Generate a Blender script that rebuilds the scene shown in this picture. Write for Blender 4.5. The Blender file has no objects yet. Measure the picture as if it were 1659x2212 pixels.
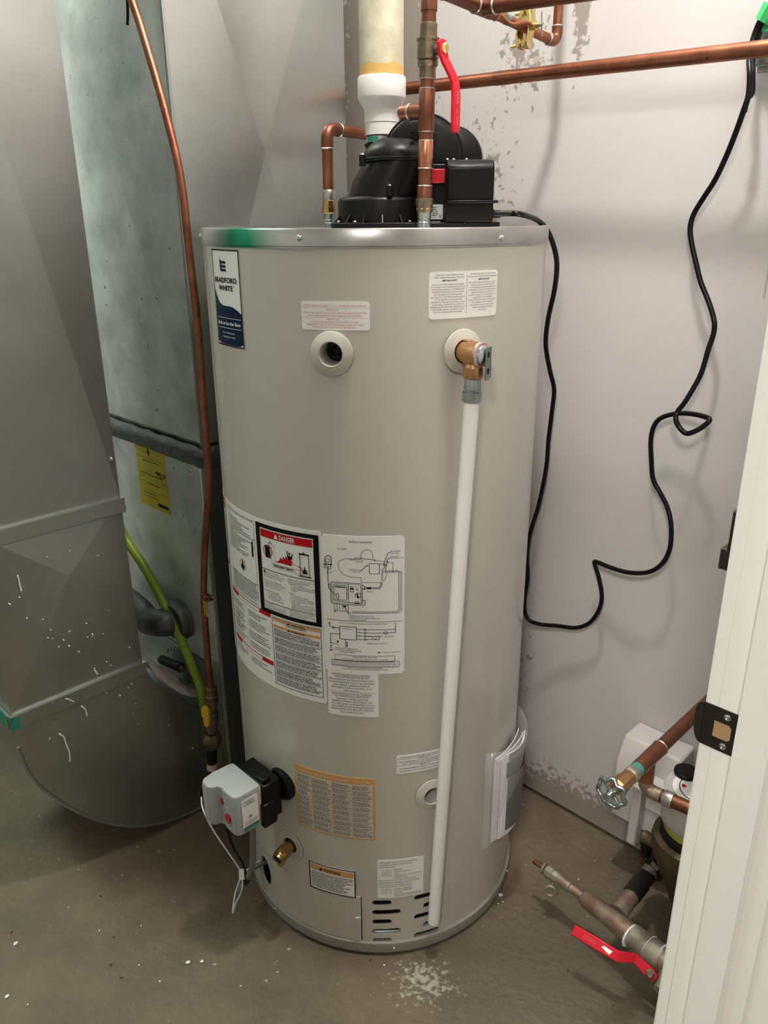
import bpy, bmesh, math, random
from mathutils import Vector, Matrix
random.seed(7)
V = Vector
R2 = math.sqrt(.5)
# ------------------------------------------------------------------ camera
CAM_H, FPX, TILT, ROLL = 1.322, 1690.0, math.atan(633/1690.), .00676
scn = bpy.context.scene
cam_d = bpy.data.cameras.new('camera')
cam = bpy.data.objects.new('camera', cam_d)
scn.collection.objects.link(cam)
cam.location = (0, 0, CAM_H)
cam.rotation_euler = (Matrix.Rotation(math.pi/2-TILT, 3, 'X') @ Matrix.Rotation(-ROLL, 3, 'Z')).to_euler()
cam_d.sensor_fit = 'VERTICAL'; cam_d.sensor_height = 24
cam_d.lens = 24*FPX/2212
cam_d.clip_start = .02
scn.camera = cam
# ------------------------------------------------------------------ world, lamps, exposure
world = bpy.data.worlds.new('world'); scn.world = world; world.use_nodes = True
bg = world.node_tree.nodes['Background']
bg.inputs[0].default_value = (.9, 1.0, .95, 1); bg.inputs[1].default_value = .04
def W(a, b, z): return V(((a+b)*R2, (b-a)*R2, z))      # a: along the right wall, b: towards it
def lamp(name, kind, loc, power, color, size=.05, target=None, sy=None):
    d = bpy.data.lights.new(name, kind); d.energy = power; d.color = color
    o = bpy.data.objects.new(name, d); scn.collection.objects.link(o); o.location = loc
    if kind == 'AREA':
        d.size = size
        if sy: d.shape = 'RECTANGLE'; d.size_y = sy
        if target is not None: o.rotation_euler = (V(target)-V(loc)).to_track_quat('-Z', 'Y').to_euler()
    else: d.shadow_soft_size = size
    return o
lamp('closet_bulb', 'POINT', W(-.60, .83, 2.58), 28, (1, .965, .92), .05)
lamp('hallway_ceiling_light', 'AREA', W(.50, -1.10, 2.5), 21, (1, .96, .90), .4, W(.30, -.5, 0))
lamp('far_room_light', 'AREA', W(-2.1, -.15, 2.62), 14, (.82, 1, .89), .6, W(-2.1, -.15, 0))
scn.view_settings.view_transform = 'Standard'
scn.view_settings.look = 'None'
scn.view_settings.gamma = 1
scn.view_settings.exposure = 1.27
scn.view_settings.use_curve_mapping = False
# ------------------------------------------------------------------ measuring: a line of sight met with a known surface
CX, CY, RT = -.0125, 1.3925, .2835            # tank axis and jacket radius
def ray(u, v):
    a = u-829.5; b = v-1106; c, s = math.cos(ROLL), math.sin(ROLL)
    x = (a*c-b*s)/FPX; y = -(a*s+b*c)/FPX; S, C = math.sin(TILT), math.cos(TILT)
    return V((x, C+y*S, -S+y*C))
def at_depth(u, v, Y): d = ray(u, v); k = Y/d.y; return V((d.x*k, Y, CAM_H+d.z*k))
def at_floor(u, v, z=0.): d = ray(u, v); k = (z-CAM_H)/d.z; return V((d.x*k, d.y*k, z))
def at_b(u, v, b): d = ray(u, v); k = b/((d.x+d.y)*R2); return V((d.x*k, d.y*k, CAM_H+d.z*k))
def at_a(u, v, a): d = ray(u, v); k = a/((d.x-d.y)*R2); return V((d.x*k, d.y*k, CAM_H+d.z*k))
def on_tank(u, v, r=RT):
    d = ray(u, v); A = d.x**2+d.y**2; B = -2*(d.x*CX+d.y*CY); Cq = CX*CX+CY*CY-r*r
    D = max(B*B-4*A*Cq, 0); k = (-B-math.sqrt(D))/2/A
    return math.atan2(d.x*k-CX, -(d.y*k-CY)), CAM_H+d.z*k
def T(phi, z, r=RT): return V((CX+r*math.sin(phi), CY-r*math.cos(phi), z))
def rad(d): return math.radians(d)
# ------------------------------------------------------------------ materials
def mat(name, col, rough=.5, metal=0., var=None, bump=None, coat=0., spots=None, spec=None, alpha=None):
    """var=(scale, second colour, contrast) cloudy colour change; bump=(scale, strength); spots=(scale, threshold, colour)"""
    m = bpy.data.materials.new(name); m.use_nodes = True
    nt = m.node_tree; N = nt.nodes; L = nt.links; p = N['Principled BSDF']
    p.inputs['Base Color'].default_value = (*col, 1); p.inputs['Roughness'].default_value = rough
    p.inputs['Metallic'].default_value = metal
    if spec is not None: p.inputs['Specular IOR Level'].default_value = spec
    if coat: p.inputs['Coat Weight'].default_value = coat; p.inputs['Coat Roughness'].default_value = .12
    if alpha is not None: p.inputs['Alpha'].default_value = alpha
    geo = N.new('ShaderNodeNewGeometry'); pos = geo.outputs['Position']
    out = None
    if var:
        n = N.new('ShaderNodeTexNoise'); n.inputs['Scale'].default_value = var[0]; n.inputs['Detail'].default_value = 6
        n.inputs['Roughness'].default_value = .62
        L.new(pos, n.inputs['Vector'])
        r = N.new('ShaderNodeMapRange'); r.inputs[1].default_value = .5-.5/var[2]*.5; r.inputs[2].default_value = .5+.5/var[2]*.5
        L.new(n.outputs['Fac'], r.inputs[0])
        x = N.new('ShaderNodeMix'); x.data_type = 'RGBA'
        x.inputs[6].default_value = (*col, 1); x.inputs[7].default_value = (*var[1], 1)
        L.new(r.outputs[0], x.inputs[0]); out = x.outputs[2]
    if spots:
        n = N.new('ShaderNodeTexNoise'); n.inputs['Scale'].default_value = spots[0]; n.inputs['Detail'].default_value = 3
        L.new(pos, n.inputs['Vector'])
        r = N.new('ShaderNodeMapRange'); r.inputs[1].default_value = spots[1]; r.inputs[2].default_value = spots[1]+.05
        L.new(n.outputs['Fac'], r.inputs[0])
        x = N.new('ShaderNodeMix'); x.data_type = 'RGBA'
        if out: L.new(out, x.inputs[6])
        else: x.inputs[6].default_value = (*col, 1)
        x.inputs[7].default_value = (*spots[2], 1)
        L.new(r.outputs[0], x.inputs[0]); out = x.outputs[2]
    if out: L.new(out, p.inputs['Base Color'])
    if bump:
        n = N.new('ShaderNodeTexNoise'); n.inputs['Scale'].default_value = bump[0]; n.inputs['Detail'].default_value = 4
        L.new(pos, n.inputs['Vector'])
        b = N.new('ShaderNodeBump'); b.inputs['Strength'].default_value = bump[1]; b.inputs['Distance'].default_value = .01
        L.new(n.outputs['Fac'], b.inputs['Height']); L.new(b.outputs[0], p.inputs['Normal'])
    return m
def blob_mix(m, blobs, col2, thr=.5, soft=.08, nscale=60, namp=.5, big=6, bamp=.35, axis=None, rough2=None):
    """wear or painted shade of its own shape: where soft blobs (centre, radii) plus noise pass a threshold the second colour shows"""
    nt = m.node_tree; N = nt.nodes; L = nt.links; p = N['Principled BSDF']
    geo = N.new('ShaderNodeNewGeometry'); acc = None
    for c, s, amp in blobs:
        sub = N.new('ShaderNodeVectorMath'); sub.operation = 'SUBTRACT'; L.new(geo.outputs['Position'], sub.inputs[0]); sub.inputs[1].default_value = c
        if axis:   # wall coordinates: rotate into (a, b, z)
            vr = N.new('ShaderNodeVectorRotate'); vr.rotation_type = 'Z_AXIS'; vr.inputs['Angle'].default_value = math.pi/4
            L.new(sub.outputs[0], vr.inputs['Vector']); src = vr.outputs[0]
        else: src = sub.outputs[0]
        dv = N.new('ShaderNodeVectorMath'); dv.operation = 'DIVIDE'; L.new(src, dv.inputs[0]); dv.inputs[1].default_value = s
        ln = N.new('ShaderNodeVectorMath'); ln.operation = 'LENGTH'; L.new(dv.outputs[0], ln.inputs[0])
        mr = N.new('ShaderNodeMapRange'); mr.inputs[1].default_value = 0; mr.inputs[2].default_value = 2; mr.inputs[3].default_value = amp; mr.inputs[4].default_value = -amp
        mr.clamp = False
        L.new(ln.outputs['Value'], mr.inputs[0])
        if acc is None: acc = mr.outputs[0]
        else:
            mx = N.new('ShaderNodeMath'); mx.operation = 'MAXIMUM'; L.new(acc, mx.inputs[0]); L.new(mr.outputs[0], mx.inputs[1]); acc = mx.outputs[0]
    for sc, am in ((nscale, namp), (big, bamp)):
        n = N.new('ShaderNodeTexNoise'); n.inputs['Scale'].default_value = sc; n.inputs['Detail'].default_value = 5
        L.new(geo.outputs['Position'], n.inputs['Vector'])
        ma = N.new('ShaderNodeMath'); ma.operation = 'MULTIPLY_ADD'; L.new(n.outputs['Fac'], ma.inputs[0]); ma.inputs[1].default_value = am*2; 
        sb = N.new('ShaderNodeMath'); sb.operation = 'SUBTRACT'; L.new(acc, sb.inputs[0]); sb.inputs[1].default_value = am
        L.new(sb.outputs[0], ma.inputs[2]); acc = ma.outputs[0]
    r = N.new('ShaderNodeMapRange'); r.inputs[1].default_value = thr-soft; r.inputs[2].default_value = thr+soft; L.new(acc, r.inputs[0])
    x = N.new('ShaderNodeMix'); x.data_type = 'RGBA'
    if p.inputs['Base Color'].links:
        L.new(p.inputs['Base Color'].links[0].from_socket, x.inputs[6])
    else: x.inputs[6].default_value = p.inputs['Base Color'].default_value
    x.inputs[7].default_value = (*col2, 1); L.new(r.outputs[0], x.inputs[0]); L.new(x.outputs[2], p.inputs['Base Color'])

M = {}
M['wall_far'] = mat('hall_paint', (.48, .46, .44), .8)
M['wall'] = mat('painted_drywall', (.565, .545, .53), .75, var=(2.2, (.53, .51, .495), 1.5), bump=(160, .035))
M['floor'] = mat('concrete', (.160, .124, .080), .66, var=(5.5, (.098, .077, .050), 1.4), bump=(70, .35), spots=(60, .70, (.40, .37, .30)))
M['jacket'] = mat('grey_enamel', (.56, .535, .47), .26, coat=.4, bump=(3, .02))
M['base_ring'] = mat('base_enamel', (.33, .315, .275), .4)
M['rim'] = mat('bare_steel', (.62, .61, .59), .30, 1., var=(9, (.5, .5, .49), 1.5))
blob_mix(M['rim'], [((T(rad(-42), 1.292).x, T(rad(-42), 1.292).y, 1.285), (.075, .08, .09), 1.)], (.03, .30, .16), thr=.35, soft=.35, nscale=30, namp=.05, big=8, bamp=.1)
M['chrome'] = mat('bright_zinc', (.75, .76, .77), .22, 1.)
M['zinc'] = mat('galvanised_fitting', (.46, .52, .52), .34, 1., var=(60, (.3, .36, .36), 2))
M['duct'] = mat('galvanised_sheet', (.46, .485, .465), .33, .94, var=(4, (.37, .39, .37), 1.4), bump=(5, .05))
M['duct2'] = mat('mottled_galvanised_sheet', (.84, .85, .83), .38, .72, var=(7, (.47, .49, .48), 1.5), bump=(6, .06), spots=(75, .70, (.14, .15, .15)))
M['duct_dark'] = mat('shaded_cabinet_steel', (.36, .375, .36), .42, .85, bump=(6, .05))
M['dark_steel'] = mat('dull_dark_steel', (.10, .105, .105), .42, .7)  # even dark grey for the inducer elbow and ribbed collar
M['seam'] = mat('bright_seam', (.72, .74, .72), .25, 1.)
M['green_ink'] = mat('green_ink', (.01, .22, .14), .5)
M['copper'] = mat('aged_copper', (.37, .145, .08), .40, .9, var=(22, (.24, .085, .05), 1.8), spots=(55, .68, (.10, .05, .035)))
M['copper_new'] = mat('bright_copper', (.78, .36, .22), .28, 1., var=(40, (.55, .20, .11), 1.6))
M['copper_dark'] = mat('dark_copper', (.27, .105, .06), .42, .85, var=(18, (.16, .06, .035), 1.8))
M['solder'] = mat('solder', (.46, .45, .42), .38, .9)
M['brass'] = mat('brass', (.56, .38, .16), .30, 1., var=(50, (.40, .25, .10), 1.6))
M['bronze'] = mat('cast_bronze', (.60, .33, .16), .36, .95)
M['brass_old'] = mat('tarnished_brass', (.25, .19, .12), .45, .85, var=(60, (.14, .11, .08), 2))
M['pvc'] = mat('white_pvc', (.70, .70, .67), .32, coat=.2)
M['pvc_old'] = mat('cream_pvc', (.42, .395, .28), .36, var=(30, (.66, .62, .46), 1.4))
M['glue'] = mat('amber_primer', (.62, .40, .12), .3)
M['black'] = mat('black_plastic', (.005, .005, .0055), .36, bump=(120, .05), spec=.22)
M['rubber'] = mat('black_rubber', (.008, .008, .009), .42, spec=.25)
M['cord'] = mat('black_cord', (.004, .004, .005), .28, spec=.25)
M['red'] = mat('red_vinyl', (.60, .010, .025), .36, spec=.3)
M['red2'] = mat('red_plastic', (.45, .006, .012), .3)
M['white'] = mat('white_label', (.90, .89, .86), .38)
M['paper'] = mat('white_paper', (.80, .80, .80), .6)
M['ink'] = mat('black_ink', (.008, .008, .008), .5, spec=.1)
M['grey_ink'] = mat('fine_print_ink', (.07, .07, .07), .5, spec=.1)
M['red_ink'] = mat('red_ink', (.55, .01, .015), .5, spec=.1)
M['pink_ink'] = mat('pale_red_ink', (.62, .16, .17), .5)
M['white_ink'] = mat('white_ink', (.80, .80, .78), .5)
M['orange_ink'] = mat('orange_ink', (.72, .36, .13), .5)
M['navy'] = mat('navy_ink', (.004, .016, .055), .4, spec=.15)
M['beige'] = mat('beige_sticker', (.66, .60, .50), .5)
M['yellow'] = mat('yellow_label', (.62, .50, .03), .5)
M['yellow_v'] = mat('yellow_plastic', (.75, .42, .01), .35)
M['hose'] = mat('green_yellow_coating', (.20, .29, .015), .42)
M['valve_grey'] = mat('light_grey_plastic', (.36, .375, .37), .42, bump=(200, .04))
M['cable_grey'] = mat('grey_cable', (.16, .17, .16), .5)
M['white_wire'] = mat('white_wire', (.72, .72, .70), .4)
M['dark_hole'] = mat('dark_opening', (.01, .01, .01), .8)
M['trim'] = mat('white_trim_paint', (.84, .815, .765), .36, bump=(9, .03))
M['orb'] = mat('oil_rubbed_bronze', (.045, .037, .032), .38, .7)
M['wood'] = mat('raw_wood', (.44, .27, .13), .7, var=(40, (.34, .19, .08), 1.5))
M['iron'] = mat('black_iron', (.018, .017, .016), .38, .5)
M['corroded'] = mat('corroded_brass', (.19, .15, .11), .5, .6, var=(35, (.46, .42, .34), 1.3))
M['corroded_copper'] = mat('corroded_copper', (.24, .13, .085), .45, .7, var=(28, (.42, .37, .30), 1.5))
M['meter_brass'] = mat('meter_brass', (.13, .095, .05), .5, .6, var=(30, (.09, .065, .035), 1.5))
M['meter_plastic'] = mat('meter_grey_plastic', (.50, .48, .46), .45)
M['verdigris'] = mat('verdigris', (.05, .20, .17), .6)
M['green_tape'] = mat('green_tape', (.06, .55, .18), .5)
M['tape'] = mat('dark_duct_tape', (.11, .11, .11), .36, .5, bump=(60, .3))
M['hardware'] = mat('yellow_zinc', (.60, .48, .20), .3, 1.)
M['crumb'] = mat('white_plaster', (.78, .76, .70), .8)
M['chip'] = mat('dark_chip', (.05, .035, .025), .8)
M['film'] = mat('clear_film', (.9, .9, .9), .08, alpha=.16)
M['dust'] = mat('clear_plastic_sheet', (.72, .66, .60), .3, alpha=.85)
M['sill'] = mat('dark_sill', (.05, .04, .03), .8)
M['grey_door'] = mat('grey_sticker', (.60, .64, .64), .5)
# wear, stains and a painted patch of shade
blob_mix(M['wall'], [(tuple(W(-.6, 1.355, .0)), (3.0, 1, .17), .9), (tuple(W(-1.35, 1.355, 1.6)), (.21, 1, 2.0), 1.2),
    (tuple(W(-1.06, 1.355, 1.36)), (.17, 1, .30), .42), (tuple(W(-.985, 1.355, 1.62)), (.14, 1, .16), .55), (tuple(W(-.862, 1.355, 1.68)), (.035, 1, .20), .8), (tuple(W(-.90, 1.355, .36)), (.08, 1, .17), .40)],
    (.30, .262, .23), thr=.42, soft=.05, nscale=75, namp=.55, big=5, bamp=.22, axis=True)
blob_mix(M['floor'], [((at_floor(920, 2122).x, at_floor(920, 2122).y, 0), (.085, .070, .5), .62)],
    (.40, .38, .31), thr=.45, soft=.14, nscale=95, namp=.9, big=20, bamp=.30)
blob_mix(M['floor'], [((at_floor(1190, 2090).x, at_floor(1190, 2090).y, 0), (.26, .24, .5), .8)], (.092, .078, .050), thr=.3, soft=.4, nscale=30, namp=.15, big=5, bamp=.3)  # floor colour darkened at lower right in place of a cast shadow
# ------------------------------------------------------------------ mesh building
class MB:
    def __init__(s): s.v = []; s.f = []
    def add(s, vs, fs):
        o = len(s.v); s.v += [V(p) for p in vs]; s.f += [tuple(i+o for i in f) for f in fs]; return s
    def box(s, F, sx, sy, sz):
        vs = [F @ V((x*sx/2, y*sy/2, z*sz/2)) for x in (-1, 1) for y in (-1, 1) for z in (-1, 1)]
        return s.add(vs, [(0, 1, 3, 2), (4, 6, 7, 5), (0, 4, 5, 1), (2, 3, 7, 6), (0, 2, 6, 4), (1, 5, 7, 3)])
    def lathe(s, F, prof, n=32, caps=True, arc=None):
        vs = []; fs = []; k = len(prof); m = n if arc is None else n+1
        for i in range(m):
            t = 2*math.pi*i/n if arc is None else arc[0]+(arc[1]-arc[0])*i/n
            for r, z in prof: vs.append(F @ V((r*math.cos(t), r*math.sin(t), z)))
        for i in range(n if arc is None else n):
            j = (i+1) % m
            for q in range(k-1): fs.append((i*k+q, j*k+q, j*k+q+1, i*k+q+1))
        if caps and arc is None:
            if prof[0][0] > 1e-6: fs.append(tuple(i*k for i in range(n))[::-1])
            if prof[-1][0] > 1e-6: fs.append(tuple(i*k+k-1 for i in range(n)))
        return s.add(vs, fs)
    def cyl(s, p0, p1, r0, r1=None, n=24):
        p0 = V(p0); p1 = V(p1); L = (p1-p0).length
        return s.lathe(FR(p0, p1-p0), [(r0, 0), (r0 if r1 is None else r1, L)], n)
    def prof(s, p0, p1, pr, n=24):   # pr in fractions of the length
        p0 = V(p0); p1 = V(p1); L = (p1-p0).length
        return s.lathe(FR(p0, p1-p0), [(r, t*L) for t, r in pr], n)
    def tube(s, pts, r, n=12, closed=False, smooth=0):
        pts = [V(p) for p in pts]
        if smooth: pts = spline(pts, smooth, closed)
        rs = r if isinstance(r, (list, tuple)) else None
        vs = []; fs = []; m = len(pts); up = None
        for i, p in enumerate(pts):
            a = pts[i-1] if i or closed else p; b = pts[(i+1) % m] if i < m-1 or closed else p
            t = (b-a).normalized()
            if up is None: up = t.orthogonal().normalized()
            up = (up-t*up.dot(t)).normalized(); sd = t.cross(up)
            rr = r if not rs else rs[0]+(rs[-1]-rs[0])*i/(m-1)
            for q in range(n):
                w = 2*math.pi*q/n; vs.append(p+(up*math.cos(w)+sd*math.sin(w))*rr)
        for i in range(m if closed else m-1):
            j = (i+1) % m
            for q in range(n): fs.append((i*n+q, i*n+(q+1) % n, j*n+(q+1) % n, j*n+q))
        if not closed: fs.append(tuple(range(n))[::-1]); fs.append(tuple((m-1)*n+q for q in range(n)))
        return s.add(vs, fs)
    def prism(s, F, out, z0, z1):
        n = len(out); vs = [F @ V((x, y, z0)) for x, y in out]+[F @ V((x, y, z1)) for x, y in out]
        return s.add(vs, [tuple(range(n))[::-1], tuple(range(n, 2*n))]+[(i, (i+1) % n, (i+1) % n+n, i+n) for i in range(n)])
    def ball(s, c, r, n=14, sz=1.):
        m = n//2; return s.lathe(Matrix.Translation(V(c)), [(max(r*math.sin(math.pi*i/m), 1e-5), -r*sz*math.cos(math.pi*i/m)) for i in range(m+1)], n, caps=False)
    def torus(s, F, R, r, n=32, m=10):
        return s.tube([F @ V((R*math.cos(2*math.pi*i/n), R*math.sin(2*math.pi*i/n), 0)) for i in range(n)], r, m, closed=True)
def FR(o, z, x=None):
    z = V(z).normalized()
    x = V(x) if x is not None else (V((0, 0, 1)) if abs(z.z) < .9 else V((1, 0, 0)))
    y = z.cross(x).normalized(); x = y.cross(z).normalized()
    return Matrix(((x.x, y.x, z.x, o[0]), (x.y, y.y, z.y, o[1]), (x.z, y.z, z.z, o[2]), (0, 0, 0, 1)))
def spline(p, k, closed=False):
    out = []; n = len(p)
    for i in range(n if closed else n-1):
        a, b, c, d = (p[(i-1) % n] if closed or i else p[0]*2-p[1]), p[i], p[(i+1) % n], (p[(i+2) % n] if closed or i < n-2 else p[-1]*2-p[-2])
        for j in range(k):
            t = j/k; out.append(.5*((2*b)+(c-a)*t+(2*a-5*b+4*c-d)*t*t+(3*b-a-3*c+d)*t**3))
    if not closed: out.append(p[-1])
    return out
def bend_pts(a, c, b, rr, k=6):   # rounded corner at c
    a, b, c = V(a), V(b), V(c); d0 = (a-c).normalized(); d1 = (b-c).normalized()
    ps = []
    for i in range(k+1):
        t = i/k; p0 = c+d0*rr*(1-t); p1 = c+d1*rr*t; ps.append(p0*(1-t)+p1*t)
    return ps
WL = {}
def put(name, me, m, parent=None, bevel=0, label=None, kind=None, angle=38, solid=0, origin=None):
    bm = bmesh.new(); bm.from_mesh(me); 
    if not solid: bmesh.ops.recalc_face_normals(bm, faces=bm.faces[:])
    for f in bm.faces: f.smooth = True
    for e in bm.edges:
        if len(e.link_faces) == 2 and e.calc_face_angle(0) > rad(angle): e.smooth = False
    bm.to_mesh(me); bm.free()
    co = [v.co for v in me.vertices]
    lo = V((min(c[i] for c in co) for i in range(3))); hi = V((max(c[i] for c in co) for i in range(3)))
    c = origin or V(((lo.x+hi.x)/2, (lo.y+hi.y)/2, (lo.z if parent is None else (lo.z+hi.z)/2)))
    me.transform(Matrix.Translation(-V(c)))
    o = bpy.data.objects.new(name, me); scn.collection.objects.link(o)
    me.materials.append(m if not isinstance(m, str) else M[m])
    WL[o.name] = V(c)
    if parent: o.parent = parent; o.location = V(c)-WL[parent.name]
    else: o.location = c
    if solid: x = o.modifiers.new('s', 'SOLIDIFY'); x.thickness = solid; x.offset = -1
    if bevel: x = o.modifiers.new('b', 'BEVEL'); x.width = bevel; x.segments = 2; x.limit_method = 'ANGLE'; x.angle_limit = rad(40); x.harden_normals = False
    if label: o['label'] = label
    if kind: o['kind'] = kind
    return o
def build(name, mb, m, parent=None, **k):
    me = bpy.data.meshes.new(name); me.from_pydata([tuple(v) for v in mb.v], [], mb.f); me.update()
    return put(name, me, m, parent, **k)
def tag(o, label, cat, group=None):
    o['label'] = label; o['category'] = cat
    if group: o['group'] = group
    return o
def thing(name, label, cat, loc, group=None):
    o = bpy.data.objects.new(name, None); scn.collection.objects.link(o); o.location = loc; o.empty_display_size = .05
    WL[o.name] = V(loc); return tag(o, label, cat, group)
# ------------------------------------------------------------------ flat print: 2-D shapes laid on a surface
_font = {}
def glyphs(s, bold):
    if (s, bold) not in _font:
        c = bpy.data.curves.new('t', 'FONT'); c.body = s; c.size = 1; c.resolution_u = 2; c.offset = .022 if bold else 0
        o = bpy.data.objects.new('t', c); me = bpy.data.meshes.new_from_object(o)
        vs = [(v.co.x, v.co.y) for v in me.vertices]; fs = [tuple(p.vertices) for p in me.polygons]
        bpy.data.objects.remove(o); bpy.data.curves.remove(c); bpy.data.meshes.remove(me)
        _font[(s, bold)] = (vs, fs)
    return _font[(s, bold)]
class Ink:
    """collects 2-D shapes in a unit frame: x 0..1 from the left, y 0..1 from the top"""
    def __init__(s): s.v = []; s.f = []
    def add(s, vs, fs): o = len(s.v); s.v += vs; s.f += [tuple(i+o for i in f) for f in fs]
    def text(s, t, x0, x1, y, h, bold=False):     # fitted between x0 and x1, baseline y, capital height h
        vs, fs = glyphs(t, bold)
        if not vs: return
        a = min(v[0] for v in vs); b = max(v[0] for v in vs); k = (x1-x0)/(b-a)
        s.add([(x0+(v[0]-a)*k, y-v[1]*h/.70) for v in vs], fs)
    def rect(s, x0, y0, x1, y1, n=None):
        n = n or max(1, int(abs(x1-x0)*40)); vs = []; fs = []
        for i in range(n+1):
            x = x0+(x1-x0)*i/n; vs += [(x, y0), (x, y1)]
            if i: fs.append((2*i-2, 2*i, 2*i+1, 2*i-1))
        s.add(vs, fs)
    def frame(s, x0, y0, x1, y1, tx, ty):
        s.rect(x0, y0, x1, y0+ty); s.rect(x0, y1-ty, x1, y1); s.rect(x0, y0+ty, x0+tx, y1-ty, 1); s.rect(x1-tx, y0+ty, x1, y1-ty, 1)
    def line(s, pts, w, asp=1.):                  # asp = height/width of the label: keeps the stroke even
        q = []
        for (x0, y0), (x1, y1) in zip(pts, pts[1:]):
            m = max(1, int(abs(x1-x0)*24)); q += [((x0+(x1-x0)*k/m, y0+(y1-y0)*k/m), (x0+(x1-x0)*(k+1)/m, y0+(y1-y0)*(k+1)/m)) for k in range(m)]
        for (x0, y0), (x1, y1) in q:
            dx, dy = x1-x0, (y1-y0)*asp; L = math.hypot(dx, dy) or 1; nx, ny = -dy/L*w/2, dx/L*w/2/asp
            s.add([(x0+nx, y0+ny), (x1+nx, y1+ny), (x1-nx, y1-ny), (x0-nx, y0-ny)], [(0, 1, 2, 3)])
    def poly(s, pts): s.add(list(pts), [tuple(range(len(pts)))])
    def ring(s, cx, cy, r, w, asp, n=24, a0=0, a1=360):
        s.line([(cx+r*math.cos(rad(a0+(a1-a0)*i/n)), cy+r*math.sin(rad(a0+(a1-a0)*i/n))/asp) for i in range(n+1)], w, asp)
    def disc(s, cx, cy, r, asp, n=18): s.poly([(cx+r*math.cos(2*math.pi*i/n), cy+r*math.sin(2*math.pi*i/n)/asp) for i in range(n)])
    def fine(s, x0, x1, y, h, rnd=.15):           # a line too small to read: word-long strokes
        x = x0; e = x1-random.random()*rnd*(x1-x0)
        while x < e:
            w = random.uniform(1.2, 4.5)*h*s.ar; s.rect(x, y-h*.62, min(x+w, x1), y, 1); x += w+h*.55*s.ar
    ar = 1.
class Label:
    """a sticker on the tank jacket (or a flat plane) with its print as sub-parts"""
    def __init__(s, parent, name, f, size, corner, m, label=None, off=0., th=.0005):
        s.f = f; s.w, s.h = size; s.asp = s.h/s.w; s.inks = {}; s.name = name; s.off = off
        s_n = max(4, int(s.w/.008))
        xs = sorted(set([0, 1]+[corner/s.w*(1-math.cos(rad(t))) for t in (0, 30, 60, 90)]+[1-corner/s.w*(1-math.cos(rad(t))) for t in (0, 30, 60, 90)]+[i/s_n for i in range(1, s_n) if corner/s.w < i/s_n < 1-corner/s.w]))
        vs = []; fs = []
        for i, x in enumerate(xs):
            d = min(x, 1-x)*s.w; c = corner
            yy = (c-math.sqrt(max(c*c-(c-d)**2, 0)))/s.h if d < c else 0
            vs += [f(x, yy, .0006+off), f(x, 1-yy, .0006+off)]
            if i: fs.append((2*i-2, 2*i-1, 2*i+1, 2*i))
        bk = []
        for i, x in enumerate(xs):
            d = min(x, 1-x)*s.w; c = corner
            yy = (c-math.sqrt(max(c*c-(c-d)**2, 0)))/s.h if d < c else 0
            bk += [f(x, yy, off+.0001), f(x, 1-yy, off+.0001)]
        k = len(vs); vs += bk
        for i in range(1, len(xs)): fs += [(2*i-2, 2*i, 2*i+k, 2*i-2+k), (2*i+1, 2*i-1, 2*i-1+k, 2*i+1+k)]
        fs += [(0, k, k+1, 1), (k-2, k-1, 2*k-1, 2*k-2)]
        mb = MB().add(vs, fs); s.o = build(name, mb, m, parent, label=label)
    def ink(s, m):
        if m not in s.inks: i = Ink(); i.ar = s.h/s.w; s.inks[m] = i
        return s.inks[m]
    def done(s):
        for k, (m, i) in enumerate(sorted(s.inks.items(), key=lambda q: q[0] in ('ink', 'grey_ink'))):
            if i.v:
                z = .0011+s.off+.00012*k
                build({'ink': 'lettering', 'grey_ink': 'fine_print', 'navy': 'printed_field', 'red_ink': 'red_lettering', 'white_ink': 'white_lettering', 'orange_ink': 'orange_lettering', 'pink_ink': 'red_lettering'}.get(m, 'print'), MB().add([s.f(x, y, z) for x, y in i.v], i.f), m, s.o)
        return s.o
def on_jacket(p0, p1, z1, z0, r=RT):              # unit frame -> jacket between angles p0,p1 and heights
    return (lambda x, y, h: T(p0+(p1-p0)*x, z1+(z0-z1)*y, r+h)), (abs(p1-p0)*r, abs(z1-z0))
def jl(*px):                                      # four sight lines TL TR BR BL -> frame
    q = [on_tank(*p) for p in px]
    return on_jacket((q[0][0]+q[3][0])/2, (q[1][0]+q[2][0])/2, (q[0][1]+q[1][1])/2, (q[2][1]+q[3][1])/2)
def on_plane(o, ex, ey, n, w, h):                 # o = top-left corner
    o, ex, ey, n = V(o), V(ex).normalized(), V(ey).normalized(), V(n).normalized()
    return (lambda x, y, k: o+ex*x*w-ey*y*h+n*k), (w, h)
ROT = Matrix.Rotation(-math.pi/4, 4, 'Z')         # local x = a, y = b
def FW(a, b, z): return Matrix.Translation(W(a, b, z)) @ ROT
def wbox(mb, a0, a1, b0, b1, z0, z1): return mb.box(FW((a0+a1)/2, (b0+b1)/2, (z0+z1)/2), a1-a0, b1-b0, z1-z0)
A_DIR, B_DIR, UP = W(1, 0, 0), W(0, 1, 0), V((0, 0, 1))
def pipe(pts, r, m, name, parent, **k): return build(name, MB().tube(pts, r, k.pop('n', 20), smooth=k.pop('smooth', 0)), m, parent, **k)
def screw(name, p, n, r, parent, m='chrome', **k):
    F = FR(V(p), n); mb = MB().lathe(F, [(r*1.35, 0), (r*1.35, r*.25), (r, r*.45), (r*.85, r*.95), (r*.4, r*1.1), (r*.4, r*.75), (1e-5, r*.75)], 14, caps=False)
    return build(name, mb, m, parent, **k)
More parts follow.
